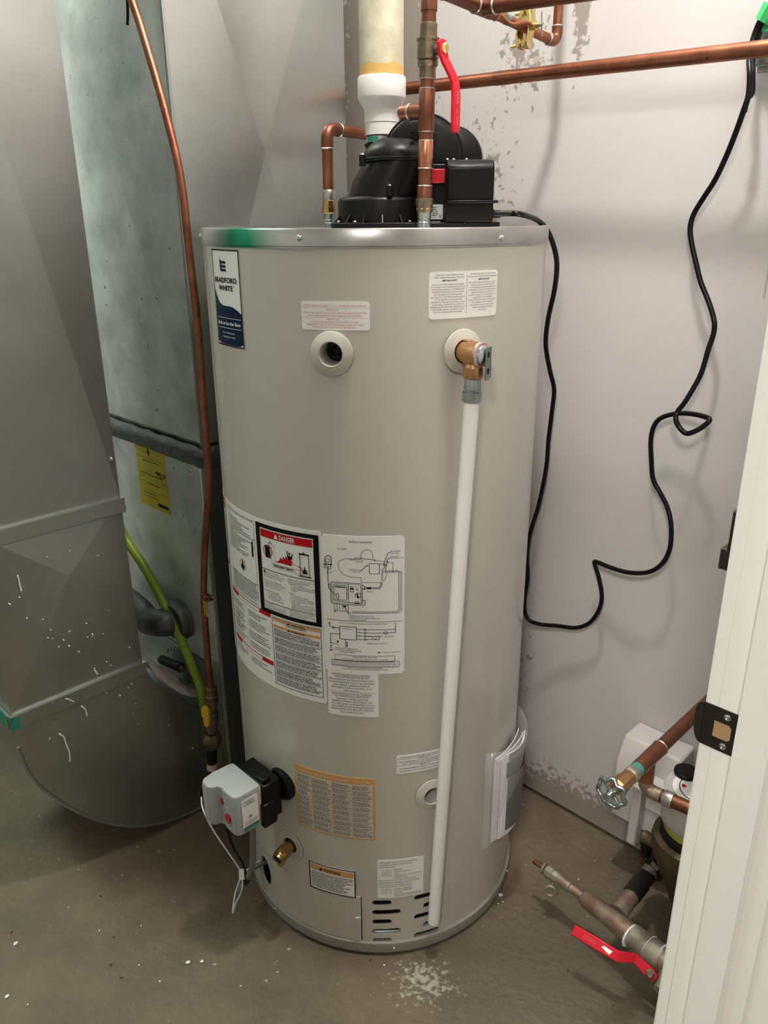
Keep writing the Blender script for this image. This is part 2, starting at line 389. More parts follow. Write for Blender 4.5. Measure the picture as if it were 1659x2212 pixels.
# ================================================================== SETTING
Z_CEIL = 2.72
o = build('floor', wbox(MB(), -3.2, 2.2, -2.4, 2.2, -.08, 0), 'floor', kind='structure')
o = build('wall_right', wbox(MB(), -2.6, -.10, 1.355, 1.47, .012, Z_CEIL), 'wall', kind='structure')
build('panel_joint', wbox(MB(), -.486, -.4845, 1.3535, 1.356, 1.2, Z_CEIL-.01), mat('joint_shadow_paint', (.42, .40, .38), .8), o)
build('trim_1', wbox(MB(), -2.6, -.10, 1.372, 1.48, 0, .012), 'sill', kind='structure')
build('wall_left', wbox(MB(), -2.75, -2.60, -2.4, 1.47, 0, Z_CEIL), 'wall', kind='structure')
build('wall_front', wbox(MB(), -2.6, -.13, -1.75, -1.6, 0, Z_CEIL), 'wall_far', kind='structure')
build('wall_door', wbox(MB(), -.232, -.125, .716, 1.353, 0, Z_CEIL), 'wall', kind='structure')
build('wall_door_header', wbox(MB(), -.232, -.125, -.112, .716, 2.07, Z_CEIL), 'wall', kind='structure')
build('wall_door_left', wbox(MB(), -.232, -.125, -1.6, -.112, 0, Z_CEIL), 'wall_far', kind='structure')
build('wall_hallway_right', wbox(MB(), -.12, 2.2, 1.355, 1.47, 0, Z_CEIL), 'wall_far', kind='structure')
build('wall_hallway_back', wbox(MB(), 2.1, 2.2, -2.4, 1.35, 0, Z_CEIL), 'wall_far', kind='structure')
build('wall_hallway_front', wbox(MB(), -.1, 2.09, -2.4, -2.3, 0, Z_CEIL), 'wall_far', kind='structure')
build('ceiling', wbox(MB(), -2.75, 2.2, -2.4, 1.47, Z_CEIL, Z_CEIL+.08), 'wall_far', kind='structure')
# door jamb: one milled profile swept up
J = [(-.246, .716), (-.246, .703), (-.2435, .7005), (-.2325, .7005), (-.2322, .7013), (-.2318, .7005), (-.209, .7005), (-.209, .6895), (-.206, .6885), (-.176, .6885), (-.1745, .691), (-.172, .694), (-.152, .694), (-.150, .6965), (-.128, .6965), (-.125, .6985), (-.125, .716)]
jmb = MB(); jmb.prism(Matrix.Identity(4), [tuple(W(a, b, 0).xy) for a, b in J], 0, 2.05)
jamb = build('door_1', jmb, 'trim', kind='structure', bevel=.0008, angle=30)
# strike plate
zs0, zs1 = .818, .866
sp = MB()
sp.prism(FR(W(-.245, .7005, zs0), -B_DIR, A_DIR) , [(-.0, 0), (.036, 0), (.036, zs1-zs0), (0, zs1-zs0)], 0, .0016)
lip = [(0, 0), (-.004, .001), (-.009, .006), (-.012, .013), (-.0128, .024), (-.012, .035), (-.009, .042), (-.004, .047), (0, .048)]
Fl = FR(W(-.245, .699, zs0), -B_DIR, A_DIR)
vs = []; fs = []
for x, y in lip:
    t = -x/.0128; p = W(-.245+x*.80, .699+.005*t*t+.001, zs0+y); vs += [p-B_DIR*.0006, p+B_DIR*.0012]
    c = W(-.245, .699, zs0+y); vs += [c-B_DIR*.0006, c+B_DIR*.0012]
for i in range(len(lip)-1):
    q = 4*i; fs += [(q, q+4, q+6, q+2), (q+1, q+3, q+7, q+5), (q, q+1, q+5, q+4)]
sp.add(vs, fs)
strike = build('strike_plate', sp, 'orb', jamb, label='dark bronze strike plate let into the white jamb', angle=30)
cut = MB(); F = FR(W(-.2245, .6986, .8415), -B_DIR, A_DIR)
cut.prism(F, [(-.0085, -.009), (.006, -.009), (.0085, -.0065), (.0085, .0065), (.006, .009), (-.0085, .009)], -.0002, .0003)
build('latch_hole', cut, 'wood', strike, label='bare wood showing in the latch hole')
for z in (.859, .825): screw('screw', W(-.2215, .6989, z), -B_DIR, .0026, strike)
lt = MB(); wbox(lt, -.262, -.246, .722, .740, 1.0, 1.022); wbox(lt, -.256, -.247, .722, .734, 1.02, 1.062); wbox(lt, -.252, -.2465, .722, .73, 1.075, 1.09)
build('latch_keeper', lt, 'orb', jamb, bevel=.0015, label='dark metal keeper fixed behind the jamb edge')

# ================================================================== WATER HEATER
heater = thing('water_heater', 'tall cylindrical light grey gas water heater standing in the middle of the room', 'water heater', (CX, CY, 0))
Z = lambda z: Matrix.Translation((CX, CY, z))
ring = MB().lathe(Z(0), [(RT-.006, .006), (RT+.002, .006), (RT+.0035, .01), (RT+.0035, .030), (RT+.001, .033), (RT-.006, .033)], 160, caps=False)
ring.lathe(Z(0), [(RT-.03, 0), (RT-.03, .008)], 96)
build('base_ring', ring, 'base_ring', heater)
jk = MB().lathe(Z(0), [(RT-.004, .030), (RT, .030), (RT, 1.290), (RT-.004, 1.290), (RT-.004, .030)], 200, caps=False)
me = bpy.data.meshes.new('jacket'); me.from_pydata([tuple(v) for v in jk.v], [], jk.f); me.update()
bmj = bmesh.new(); bmj.from_mesh(me); bmesh.ops.remove_doubles(bmj, verts=bmj.verts[:], dist=1e-5); bmesh.ops.recalc_face_normals(bmj, faces=bmj.faces[:]); bmj.to_mesh(me); bmj.free()
jo = bpy.data.objects.new('jk', me); scn.collection.objects.link(jo)
def stad(w, h, k=8):
    r = h/2; return [((w/2-r)+r*math.cos(rad(t)), r*math.sin(rad(t))) for t in [-90+180*i/k for i in range(k+1)]]+[(-(w/2-r)+r*math.cos(rad(t)), r*math.sin(rad(t))) for t in [90+180*i/k for i in range(k+1)]]
cutter = MB()
def cut_hole(phi, z, out):
    F = FR(T(phi, z, RT-.03), V((math.sin(phi), -math.cos(phi), 0)), (math.cos(phi), math.sin(phi), 0)); cutter.prism(F, out, 0, .06)
slots = []
for i in range(5):                                # left column of slots: short, long, short, long, short
    q = .1285-.0235*i; L = .037 if i % 2 == 0 else .054
    slots.append((-3.0, q, L, 'l'))
for i in range(5):
    q = .1315-.0235*i; L = .052 if i % 2 == 0 else .034
    slots.append((23.6, q, L, 'r'))
for ang, zc, L, side in slots:
    c = rad(ang)+(L/2/RT if side == 'l' else -L/2/RT); cut_hole(c, zc, stad(L, .0132))
GAS_HOLE = on_tank(585, 1913)
cut_hole(rad(-55), .088, [(.022*math.cos(t*math.pi/10), .034*math.sin(t*math.pi/10)) for t in range(20)])
COL = [on_tank(718, 763), on_tank(995, 757), on_tank(932, 1713), on_tank(628, 1826)]
for p, z in COL: cut_hole(p, z, [(.019*math.cos(t*math.pi/12), .019*math.sin(t*math.pi/12)) for t in range(24)])
cm = bpy.data.meshes.new('cut'); cm.from_pydata([tuple(v) for v in cutter.v], [], cutter.f); cm.update()
bmj = bmesh.new(); bmj.from_mesh(cm); bmesh.ops.recalc_face_normals(bmj, faces=bmj.faces[:]); bmj.to_mesh(cm); bmj.free()
co = bpy.data.objects.new('cut', cm); scn.collection.objects.link(co)
x = jo.modifiers.new('x', 'BOOLEAN'); x.operation = 'DIFFERENCE'; x.object = co; x.solver = 'EXACT'
bpy.context.view_layer.update()
me2 = bpy.data.meshes.new_from_object(jo.evaluated_get(bpy.context.evaluated_depsgraph_get()))
bpy.data.objects.remove(jo); bpy.data.objects.remove(co); me2.name = 'jacket'
put('jacket', me2, 'jacket', heater, angle=25)
inner = MB().lathe(Z(.0), [(1e-4, .02), (.245, .02), (.245, 1.28), (1e-4, 1.28)], 64, caps=False)
build('inner_tank', inner, 'dark_hole', heater)
tr = MB().lathe(Z(.0), [(.250, .016), (.268, .018), (.270, .030), (.262, .036), (.264, .046), (.256, .050)], 96, caps=False)
build('burner_tray', tr, 'zinc', heater, label='shiny metal burner tray seen through the slots')
cap = MB().lathe(Z(0), [(RT-.002, 1.2905), (RT+.0005, 1.2905), (RT+.0022, 1.2925), (RT+.0022, 1.3115), (RT+.0008, 1.3140), (RT-.006, 1.3140), (RT-.010, 1.3085), (1e-4, 1.3085)], 160, caps=False)
# the rim is a band hanging over the jacket
cap = MB().lathe(Z(0), [(RT-.001, 1.2855), (RT+.0012, 1.2850), (RT+.0014, 1.2872), (RT+.0028, 1.2880), (RT+.0028, 1.3085), (RT+.0015, 1.3105), (RT-.004, 1.3108), (RT-.008, 1.3085), (1e-4, 1.3085)], 160, caps=False)
build('top_cap', cap, 'rim', heater, label='bare steel top cap with a green ink mark on its rim', angle=45)
for q in [(647, 514), (1084, 514), (433, 510)]:
    p, z = on_tank(*q, RT+.003); n = V((math.sin(p), -math.cos(p), 0)); screw('screw', T(p, z, RT+.0028), n, .0032, heater)
for q in [(851, 2046), (596, 1967), (1096, 1853)]:
    p, z = on_tank(*q, RT+.003); z = .019 ; n = V((math.sin(p), -math.cos(p), 0)); screw('screw', T(p, z, RT+.0034), n, .0026, heater)
# vertical jacket seam
sm = MB().box(Matrix.Translation(T(rad(-69.5), .66, RT+.0004)) @ Matrix.Rotation(rad(-69.5), 4, 'Z'), .011, .0022, 1.25)
build('jacket_seam', sm, 'jacket', heater, bevel=.0008)
# access door: bent plate
def bent(p0, p1, z0, z1, r, th, n=40):
    mb = MB(); vs = []; fs = []
    for i in range(n+1):
        p = p0+(p1-p0)*i/n
        vs += [T(p, z0, r), T(p, z1, r), T(p, z1, r+th), T(p, z0, r+th)]
        if i:
            q = 4*i-4
            for k in range(4): fs.append((q+k, q+4+k, q+4+(k+1) % 4, q+(k+1) % 4))
    fs += [(0, 1, 2, 3), (4*n+3, 4*n+2, 4*n+1, 4*n)]
    return mb.add(vs, fs)
ad = build('access_door', bent(rad(-47.5), rad(-7.2), .034, .143, RT+.0002, .0012), 'jacket', heater, bevel=.0009)
build('latch_tab', MB().prism(FR(T(rad(-8.8), .084, RT+.0022), (math.sin(rad(-9)), -math.cos(rad(-9)), 0), (math.cos(rad(-9)), math.sin(rad(-9)), 0)), [(.008, .013), (.008, -.013), (.002, -.012), (-.005, -.004), (-.006, .003), (-.002, .010)], 0, .003), 'jacket', ad, bevel=.001)
gap = MB(); gap.add(bent(rad(-7.25), rad(-6.9), .036, .142, RT+.0001, .0008, 2).v, bent(rad(-7.25), rad(-6.9), .036, .142, RT+.0001, .0008, 2).f)
build('door_gap', gap, 'dark_hole', ad)
gr = MB()
for e in ((rad(27.4), rad(27.9), .034, .148), ):
    b = bent(*e, RT+.0002, .0012, 3); gr.add(b.v, b.f)
build('grille_edge', gr, 'jacket', heater)
arc = bent(rad(-70), rad(-47.5), .1445, .1475, RT+.0003, .0018, 20); build('door_seam', arc, 'base_ring', heater)
# escutcheon collars
def collar(p, z, r1=.0315, r0=.0165, m='jacket', tilt=0, off=.004, nm='port_collar', lab=None, deep=True):
    n = (V((math.sin(p), -math.cos(p), 0))+V((math.cos(p), math.sin(p), 0))*tilt).normalized()
    F = FR(T(p, z, RT+off), n)
    mb = MB().lathe(F, [(r1-.002, -.001), (r1, .001), (r1-.0005, .0025), (r0+.004, .0065), (r0+.001, .0070), (r0, .0055), (r0-.0015, -.028)], 48, caps=False)
    o = build(nm, mb, m, heater, label=lab, angle=50)
    if deep: 
        build('threaded_plug', MB().lathe(F, [(1e-4, -.028), (.006, -.028), (.008, -.025), (.0135, -.025), (.015, -.030)], 24, caps=False), 'black', o)
    return o
collar(*COL[0], m='jacket', off=.003)
collar(*COL[1], off=.005, deep=False)
collar(*COL[2], off=.002)
cd = MB(); F = FR(T(COL[3][0], COL[3][1]+.001, RT+.0005), V((math.sin(COL[3][0]), -math.cos(COL[3][0]), 0)))
cd.lathe(F, [(.031, 0), (.0305, .001), (.0165, .0016), (.015, -.002)], 40, caps=False)
dc = build('drain_collar', cd, 'jacket', heater)
# drain valve
pd, zd = COL[3]; n = V((math.sin(pd), -math.cos(pd), 0)); c0 = T(pd, zd, RT-.02); tg = V((math.cos(pd), math.sin(pd), 0))
dn = (n-V((0, 0, .22))-tg*.0).normalized()
dv = MB().prof(c0, c0+n*.042, [(0, .0085), (.45, .0085), (.45, .0115), (.8, .0115), (1, .0125)], 20)
dv.prof(T(pd, zd, RT+.014), T(pd, zd, RT+.016)+dn*.022, [(0, .0125), (.2, .0135), (.75, .0135), (.8, .0115), (1., .0115)], 20)
valve = build('drain_valve', dv, 'brass', heater, label='brass drain valve near the foot of the heater')
e = T(pd, zd, RT+.016)+dn*.0222
build('outlet', MB().lathe(FR(e, dn), [(.0085, 0), (.0085, .0004), (1e-4, .0004)], 16, caps=False), 'dark_hole', valve)
build('stem', MB().prof(T(pd, zd+.008, RT+.012)+tg*.006, T(pd, zd+.014, RT+.031)+tg*.008, [(0, .006), (.6, .006), (.6, .0045), (1, .0045)], 12), 'brass', valve)
build('drain_nozzle', MB().prof(e-dn*.012-V((0, 0, .008)), e-dn*.008-V((0, 0, .021)), [(0, .007), (.5, .0075), (1, .006)], 12), 'brass', valve)
# ---- relief valve
p1, z1 = COL[1]; n = V((math.sin(p1), -math.cos(p1), 0)); tg = V((math.cos(p1), math.sin(p1), 0)); S0 = T(p1, z1, RT-.01)
hd = (n+tg*.35).normalized()
c1 = T(p1, z1, RT+.036)
rv = MB().prof(S0, c1, [(0, .013), (.4, .013), (.45, .0155), (.9, .0155), (1, .0165)], 28)
rv.prof(c1-hd*.012, c1+hd*.012, [(0, .0155), (.3, .0175), (.8, .0175), (1, .0185)], 28)
rv.prof(c1+V((0, 0, .004)), c1-V((0, 0, .034)), [(0, .012), (.5, .0125), (.55, .0145), (.95, .015), (1, .0145)], 24)
rv.box(FR(T(p1, z1, RT+.020), n, (0, 0, 1)) @ Matrix.Translation((0, .0, 0)), .036, .010, .012)
tpr = build('relief_valve', rv, 'bronze', heater, bevel=.0008, label='bronze pressure relief valve on the upper right of the jacket')
hc = c1+hd*.012
disc = build('tag_disc', MB().lathe(FR(hc, hd), [(.0180, 0), (.0185, .001), (.0165, .0030), (.0135, .0034), (.013, .006), (.0075, .0095), (1e-4, .0100)], 32, caps=False), 'chrome', tpr, label='silver disc with pink ring lettering')
tgp = hd.cross(UP).normalized()*-1
rl = MB()
for i in range(26):
    t = 2*math.pi*i/26
    for rr, L in ((.0158, .0022),):
        F = FR(hc+hd*.0036, hd, UP); p = F @ V((rr*math.cos(t), rr*math.sin(t), 0)); rl.box(FR(p, hd, (p-hc)), .0016, .0022, .0003)
build('ring_lettering', rl, 'pink_ink', tpr)
lv = MB(); F = FR(hc+hd*.012, hd, UP)
lv.prism(F, [(.012, -.005), (.012, .005), (-.030, .006), (-.034, .004), (-.034, -.004), (-.030, -.006)], 0, .0016)
lv.prism(F, [(.012, -.006), (-.030, -.0068), (-.030, -.0055), (.012, -.0048)], -.008, .002)
lever = build('test_lever', lv, 'zinc', tpr, label='zinc test lever hanging down')
lh = MB()
for q in (.002, -.021): lh.prism(F @ Matrix.Translation((q, 0, .0017)), [(x*.9, y) for x, y in stad(.0095, .0044)], 0, .0002)
build('lever_hole', lh, 'dark_hole', tpr)
# ---- discharge pipe: its own thing
top = c1-V((0, 0, .034)); bot = at_depth(937, 1990, top.y+.0); ax = (bot-top).normalized()
dp = thing('discharge_pipe', 'long white plastic discharge pipe hanging down the front of the heater from the relief valve', 'pipe', bot)
build('threaded_adapter', MB().prof(top+ax*.0005, top+ax*.034, [(0, .0118), (.05, .0122), (.46, .0130), (.48, .0112), (.54, .0112), (.57, .0142), (.95, .0142), (1, .0125)], 24), 'zinc', dp, label='galvanised threaded adapter')
pp = MB(); q0 = top+ax*.030; L = (bot-q0).length
pp.lathe(FR(q0, bot-q0), [(.0104, 0), (.0112, .01), (.0112, L), (.0088, L), (.0088, L-.03), (1e-4, L-.03)], 28, caps=False)
build('pipe', pp, mat('bright_white_pvc', (.90, .89, .86), .3, coat=.2), dp)
# ---- gas control valve
pg = rad(-46); n = V((math.sin(pg), -math.cos(pg), 0)); tg = V((math.cos(pg), math.sin(pg), 0))
G = Matrix(((tg.x, n.x, 0, CX), (tg.y, n.y, 0, CY), (0, 0, 1, 0), (0, 0, 0, 1)))   # local x along the jacket, y outward, z up
def sweep(mb, outline, z0, z1, top_in=.006):
    k = len(outline); c = (sum(p[0] for p in outline)/k, sum(p[1] for p in outline)/k)
    sc = lambda p, s: (c[0]+(p[0]-c[0])*s, c[1]+(p[1]-c[1])*s)
    vs = [G @ V((*p, z0)) for p in outline]+[G @ V((*p, z1-top_in)) for p in outline]+[G @ V((*sc(p, .955), z1-.001)) for p in outline]+[G @ V((*sc(p, .90), z1)) for p in outline]
    fs = [tuple(range(k))[::-1], tuple(range(3*k, 4*k))]
    for l in range(3):
        for i in range(k): fs.append((l*k+i, l*k+(i+1) % k, (l+1)*k+(i+1) % k, (l+1)*k+i))
    mb.add(vs, fs)
gv = MB()
out = [(-.044, .331), (-.048, .338), (-.050, .375), (-.046, .396), (-.040, .402), (-.022, .404), (-.014, .400), (-.008, .389), (.000, .386), (.008, .388), (.034, .388), (.040, .384), (.043, .376), (.043, .335), (.040, .331)]
sweep(gv, out, .300, .383)
gasv = build('gas_control_valve', gv, 'valve_grey', heater, bevel=.0015, angle=32, label='pale grey gas control box with red buttons low on the left of the heater')
bk = MB(); bk.box(G @ Matrix.Translation((.006, .312, .340)), .085, .038, .078); bk.box(G @ Matrix.Translation((.046, .322, .318)), .014, .030, .050)
for zz in (.378, ): bk.box(G @ Matrix.Translation((.030, .318, zz)), .022, .02, .02)
build('valve_body', bk, 'black', gasv, bevel=.003)
build('mounting_flange', MB().lathe(G @ Matrix.Translation((.035, .270, .352)) @ Matrix.Rotation(-math.pi/2, 4, 'X'), [(.032, .0), (.032, .014), (.028, .019), (.012, .022), (.012, .05), (1e-4, .05)], 40, caps=False), 'black', gasv, label='round black mounting flange')
gf = lambda x, y, z: G @ V((x, y, z))
def knob(x, y, z, rx, rz): 
    F = FR(gf(x, y, z), (gf(x, y+1, z)-gf(x, y, z)), UP)
    return MB().prism(F, [(rz*math.cos(t*math.pi/12), rx*math.sin(t*math.pi/12)) for t in range(24)], 0, .004)
build('red_button', knob(-.0, .3855, .355, .0042, .0075), 'red2', gasv, bevel=.001, label='small red button')
build('red_button', knob(.018, .3875, .329, .0080, .0100), 'red2', gasv, bevel=.001, label='round red knob')
fr = MB(); F = FR(gf(.002, .3865, .352), n, UP); fr.prism(F, stad(.030, .018), 0, .0008)
build('button_plate', fr, 'valve_grey', gasv)
mk = MB()
for dx, dz in ((.009, .360), (.014, .360), (.010, .352), (.016, .350), (.020, .352)): mk.box(FR(gf(dx, .3887, dz), n, UP), .003, .0016, .0006)
build('setting_marks', mk, 'white_ink', gasv)
fn, sz = on_plane(gf(.0435, .376, .372), -n, UP, tg, .034, .066)
lb = Label(gasv, 'rating_sticker', fn, sz, .001, 'white')
i = lb.ink('ink')
for k, (a_, b_) in enumerate(((.1, .8), (.2, .75), (.1, .85), (.15, .8))): i.ar = lb.asp; i.fine(a_, b_, .07+.045*k, .022)
i.ring(.48, .60, .09, .02, lb.asp, 16); i.disc(.48, .60, .04, lb.asp, 10)
for k in range(3): i.fine(.1, .9, .74+.045*k, .022)
g = lb.ink('verdigris'); g.rect(0.02, .88, .98, .99); 
lb.done()
# cable, wire and igniter leads under the valve
def J3(p, r, z): return T(rad(p), z, r)
cable = thing('gas_valve_cable', 'grey cable with black tie dropping from the gas control box into the heater base', 'cable', J3(-41, .36, .07))
cpts = [J3(-40.5, .352, .305), J3(-41.5, .350, .25), J3(-43, .350, .19), J3(-47, .352, .135), J3(-51, .350, .095), J3(-55, .340, .072), J3(-58.5, .322, .072), J3(-60, .30, .082), J3(-59.5, .268, .088)]
pipe(cpts, .0058, 'cable_grey', 'cable', cable, smooth=6, n=12)
build('cable_tie', MB().prof(J3(-45.5, .3515, .158), J3(-47.0, .352, .140), [(0, .0085), (1, .0090)], 10), 'black', cable)
build('cable_tag', MB().box(FR(J3(-46, .362, .168), (0, -1, .2), UP), .022, .010, .001), 'white', cable)
bw = [J3(-50, .375, .300), J3(-47, .372, .24), J3(-46.5, .356, .19), J3(-48, .346, .14), J3(-54, .334, .09), J3(-60, .31, .078), J3(-61, .27, .085)]
wl = thing('igniter_lead', 'thin black lead beside the grey cable under the gas control box', 'cable', J3(-50, .34, .09)); pipe(bw, .0026, 'cord', 'lead', wl, smooth=6, n=8)
ww = [J3(-60.5, .388, .300), J3(-58, .392, .283), J3(-54, .386, .252), J3(-49.5, .374, .214), J3(-46.8, .363, .178), J3(-45.8, .3625, .150), J3(-46.5, .364, .125), J3(-49, .370, .085), J3(-50.5, .372, .056), J3(-53, .364, .050), J3(-57, .345, .062), J3(-60, .318, .080), J3(-61, .27, .092)]
wt = thing('thermopile_wire', 'thin white wire looping from the gas control box into the heater base', 'wire', J3(-50, .37, .05)); pipe(ww, .0016, 'white_wire', 'wire', wt, smooth=8, n=8)
build('connector', MB().box(FR(J3(-60.8, .386, .306), UP, n), .009, .007, .02), 'black', wt)
# ---- document pouch and booklets
pf, psz = on_jacket(rad(43.5), rad(80), .405, .178)
pch = MB(); vs = []; fs = []
for i2 in range(13):
    t = i2/12
    bul = .006+.022*math.sin(math.pi*min(1, t*1.1))
    vs += [T(rad(43.5+36*t), .178, RT+.0015+bul*.25*(0 < t < 1)), T(rad(43.5+36*t), .30, RT+.0015+(bul if 0 < t < 1 else 0)), T(rad(43.5+36*t), .405, RT+.0015+(bul*1.2 if 0 < t < 1 else 0))]
    if i2: q = 3*i2; fs += [(q-3, q, q+1, q-2), (q-2, q+1, q+2, q-1)]
pch.add(vs, fs)
bpch = MB(); b = bent(rad(43.5), rad(80), .178, .415, RT+.0006, .0004, 12)
pouch = build('document_pouch', pch, 'film', heater, solid=.0003, label='clear plastic document pouch on the lower right of the jacket')
bk_ = thing('manual_booklet', 'folded white instruction booklets tucked in the clear pouch on the right of the heater', 'booklet', J3(58, RT+.01, .19))
def sheet(p0, p1, r0, r1, z0, z1, th, bulge=0, k=10, dz=0):
    mb = MB(); vs = []; fs = []
    for i in range(k+1):
        t = i/k; r = r0+(r1-r0)*t+bulge*math.sin(math.pi*t); p = rad(p0+(p1-p0)*t)
        zz = dz*t
        vs += [T(p, z0+zz, r), T(p, z1+zz, r), T(p, z1+zz, r+th), T(p, z0+zz, r+th)]
        if i:
            q = 4*i-4
            for s_ in range(4): fs.append((q+s_, q+4+s_, q+4+(s_+1) % 4, q+(s_+1) % 4))
    fs += [(0, 1, 2, 3), (4*k+3, 4*k+2, 4*k+1, 4*k)]
    return mb.add(vs, fs)
for (a0, a1, r0, r1, zz0, zz1, th, bu) in ((48.5, 71, .287, .291, .184, .378, .0012, .002), (48.5, 69, .289, .302, .184, .380, .0012, .003), (50.0, 70, .293, .300, .188, .374, .0010, .002), (50.5, 69, .2965, .3025, .188, .374, .0012, .007), (51.5, 69, .2995, .3045, .200, .384, .0016, .008)):
    build('page', sheet(a0, a1, r0, r1, zz0, zz1, th, bu), 'paper', bk_)
cv = sheet(52.3, 69, .3015, .3065, .203, .383, .0008, .0085); build('cover', cv, mat('grey_cover', (.15, .15, .145), .4), bk_, label='grey printed front cover')
cb = sheet(52.4, 68.8, .3032, .3082, .330, .365, .0004, .0085); build('black_band', cb, 'ink', bk_)

# ---- stickers on the jacket
def sticker(name, px, corner, m='white', label=None, off=0.):
    f, s_ = jl(*px); return Label(heater, name, f, s_, corner, m, label, off)
# maker's badge
s = sticker('maker_badge', [(458, 536), (515, 541), (530, 757), (474, 738)], .008, 'white', 'tall white and navy maker badge at the top left of the jacket')
a = s.asp; nv = s.ink('navy')
wave = [(0.03, .40), (.08, .46), (.15, .515), (.24, .555), (.36, .575), (.50, .575), (.62, .575), (.74, .585), (.86, .61), (.97, .645)]
vs = []; fs = []
for k, (x, y) in enumerate(wave):
    d = .0 if .1 < x < .9 else .02
    vs += [(x, y), (x, .985-d)]
    if k: fs.append((2*k-2, 2*k, 2*k+1, 2*k-1))
nv.add(vs, fs)
bkk = s.ink('ink'); bkk.frame(.0, .0, 1, 1, .022, .022/a)
bkk.text('BRADFORD', .08, .90, .335, .052, True); bkk.text('WHITE', .23, .76, .415, .052, True); bkk.ring(.80, .372, .012, .006, a, 8)
for r0, y0 in ((0, .115), (0, .155), (0, .193)):   # waving flag: three rows of two patches
    for c0, c1 in ((.36, .44), (.455, .56)):
        bkk.poly([(c0, y0-.012*(c0 < .4)), (c1, y0+.004), (c1, y0+.031), (c0, y0+.024)])
bkk.line([(.355, .075), (.355, .20)], .012, a)
wk = s.ink('white_ink'); wk.rect(.10, .700, .95, .705); wk.rect(.10, .805, .95, .810)
wk.text('Built to be the Best', .09, .93, .775, .036, True); wk.text('For Professional', .28, .72, .868, .020); wk.text('Installation Only', .28, .74, .912, .020)
s.done()
# space heating outlet
s = sticker('outlet_notice', [(650, 646), (799, 656), (799, 716), (653, 709)], .004, 'white', 'white sticker with red print above the left port'); i = s.ink('pink_ink')
H_ = .060
for t, x0, x1, y in (('SPACE HEATING OUTLET / SORTIE DE CHAUFFAGE', .04, .95, .175), ('IMPORTANT', .39, .57, .315), ('THIS CONNECTION IS TO BE USED FOR SPACE HEATING', .04, .96, .425), ('ONLY. SEE INSTRUCTION MANUAL FOR DETAILS.', .10, .90, .525), ('IMPORTANT', .39, .57, .655), ('CETTE CONNECTION DOIT ETRE UTILISEE', .15, .84, .745), ('SEULEMENT POUR LE CHAUFFAGE. VOIR LE GUIDE', .08, .92, .84), ("D'UTILISATION POUR PLUS DE DETAILS.", .17, .81, .93)):
    i.text(t, x0, x1, y, H_)
i.rect(.0, .215, 1, .222); i.rect(0, .565, 1, .572); s.done()
# relief valve notice
s = sticker('relief_notice', [(928, 588), (1076, 583), (1069, 681), (924, 690)], .005, 'white', 'white two-column sticker above the relief valve')
i = s.ink('grey_ink'); k_ = s.ink('ink')
L1 = ['FOLLOW THE MAINTENANCE PROCEDURES', 'FOR RELIEF VALVES AS DIRECTED IN THE', 'INSTRUCTION MANUAL. THE TEMPERATURE', 'AND PRESSURE RELIEF VALVE PROVIDED', 'BY THE MANUFACTURER SHALL BE', 'INSTALLED AT THE TIME OF INSTALLATION', 'OF THE HEATER IN THE LOCATION', 'SPECIFIED BY THE MANUFACTURER. LOCAL', 'CODES SHALL GOVERN INSTALLATION OF', 'RELIEF DEVICES. FOR SAFE OPERATION OF', 'THE WATER HEATER, THE RELIEF VALVE', 'MUST NOT BE REMOVED OR PLUGGED.']
i.text('OPENING FOR TEMPERATURE', .08, .46, .075, .026); i.text('AND PRESSURE RELIEF DEVICE', .06, .47, .13, .026); k_.text('IMPORTANT', .17, .37, .195, .034, True)
i.text('OUVERTURE POUR LA SOUPAPE DE', .56, .96, .075, .026); i.text('DECHARGE TEMPERATURE ET PRESSION', .53, .98, .13, .026); k_.text('IMPORTANT', .68, .86, .195, .034, True)
for k, t in enumerate(L1):
    w_ = .47*len(t)/37; c = .255; i.text(t, c-w_/2, c+w_/2, .275+.0535*k, .026)
L2 = ['PARA LAS VALVULAS DE ALIVIO TAL COMO SE', 'INDICA EL MANUAL DE INSTRUCCIONES', 'LES SOUPAPES DE DECHARGE FOURNIES PAR', 'LE FABRICANT DOIVENT ETRE INSTALLEES EN', 'MEME TEMPS QUE LE CHAUFFE-EAU, A', "L'ENDROIT INDIQUE PAR LE FABRICANT. LES", 'REGLEMENTS LOCAUX REGISSENT', "L'INSTALLATION. DES SOUPAPES DE DECHARGE", 'POUR ASSURER LE FONCTIONNEMENT', 'SECURITAIRE DU CHAUFFE-EAU, NE PAS', 'RETIRER NI OBTURER LA SOUPAPE', 'DE DECHARGE.']
for k, t in enumerate(L2):
    w_ = .45*len(t)/40; c = .76; i.text(t, c-w_/2, c+w_/2, .255+.0545*k, .025)
i.line([(.51, .07), (.51, .90)], .004, s.asp); s.done()
# wiring diagram
s = sticker('wiring_label', [(694, 1152), (875, 1157), (872, 1448), (704, 1452)], .006, 'white', 'white wiring diagram label on the middle of the jacket'); a = s.asp
i = s.ink('ink'); g = s.ink('grey_ink'); lw = .007
i.text('WIRING DIAGRAM', .34, .61, .052, .016)
def pl(pts, w=lw): i.line(pts, w, a)
bl = [(.48, .175), (.48, .14), (.50, .115), (.54, .098), (.585, .10), (.62, .125), (.62, .15), (.635, .185), (.68, .185), (.69, .178), (.70, .187), (.80, .187), (.80, .20), (.86, .20), (.86, .275), (.79, .275), (.77, .32), (.735, .352), (.48, .352), (.48, .315), (.36, .315), (.27, .300), (.215, .262), (.20, .225), (.22, .195), (.27, .178), (.34, .172), (.48, .172)]
pl(bl, .005)
pl([(.58, .205), (.70, .205), (.70, .285), (.58, .285), (.58, .205)]); pl([(.70, .21), (.76, .21), (.76, .24), (.73, .25), (.73, .34)]); i.ring(.765, .215, .016, .006, a, 12)
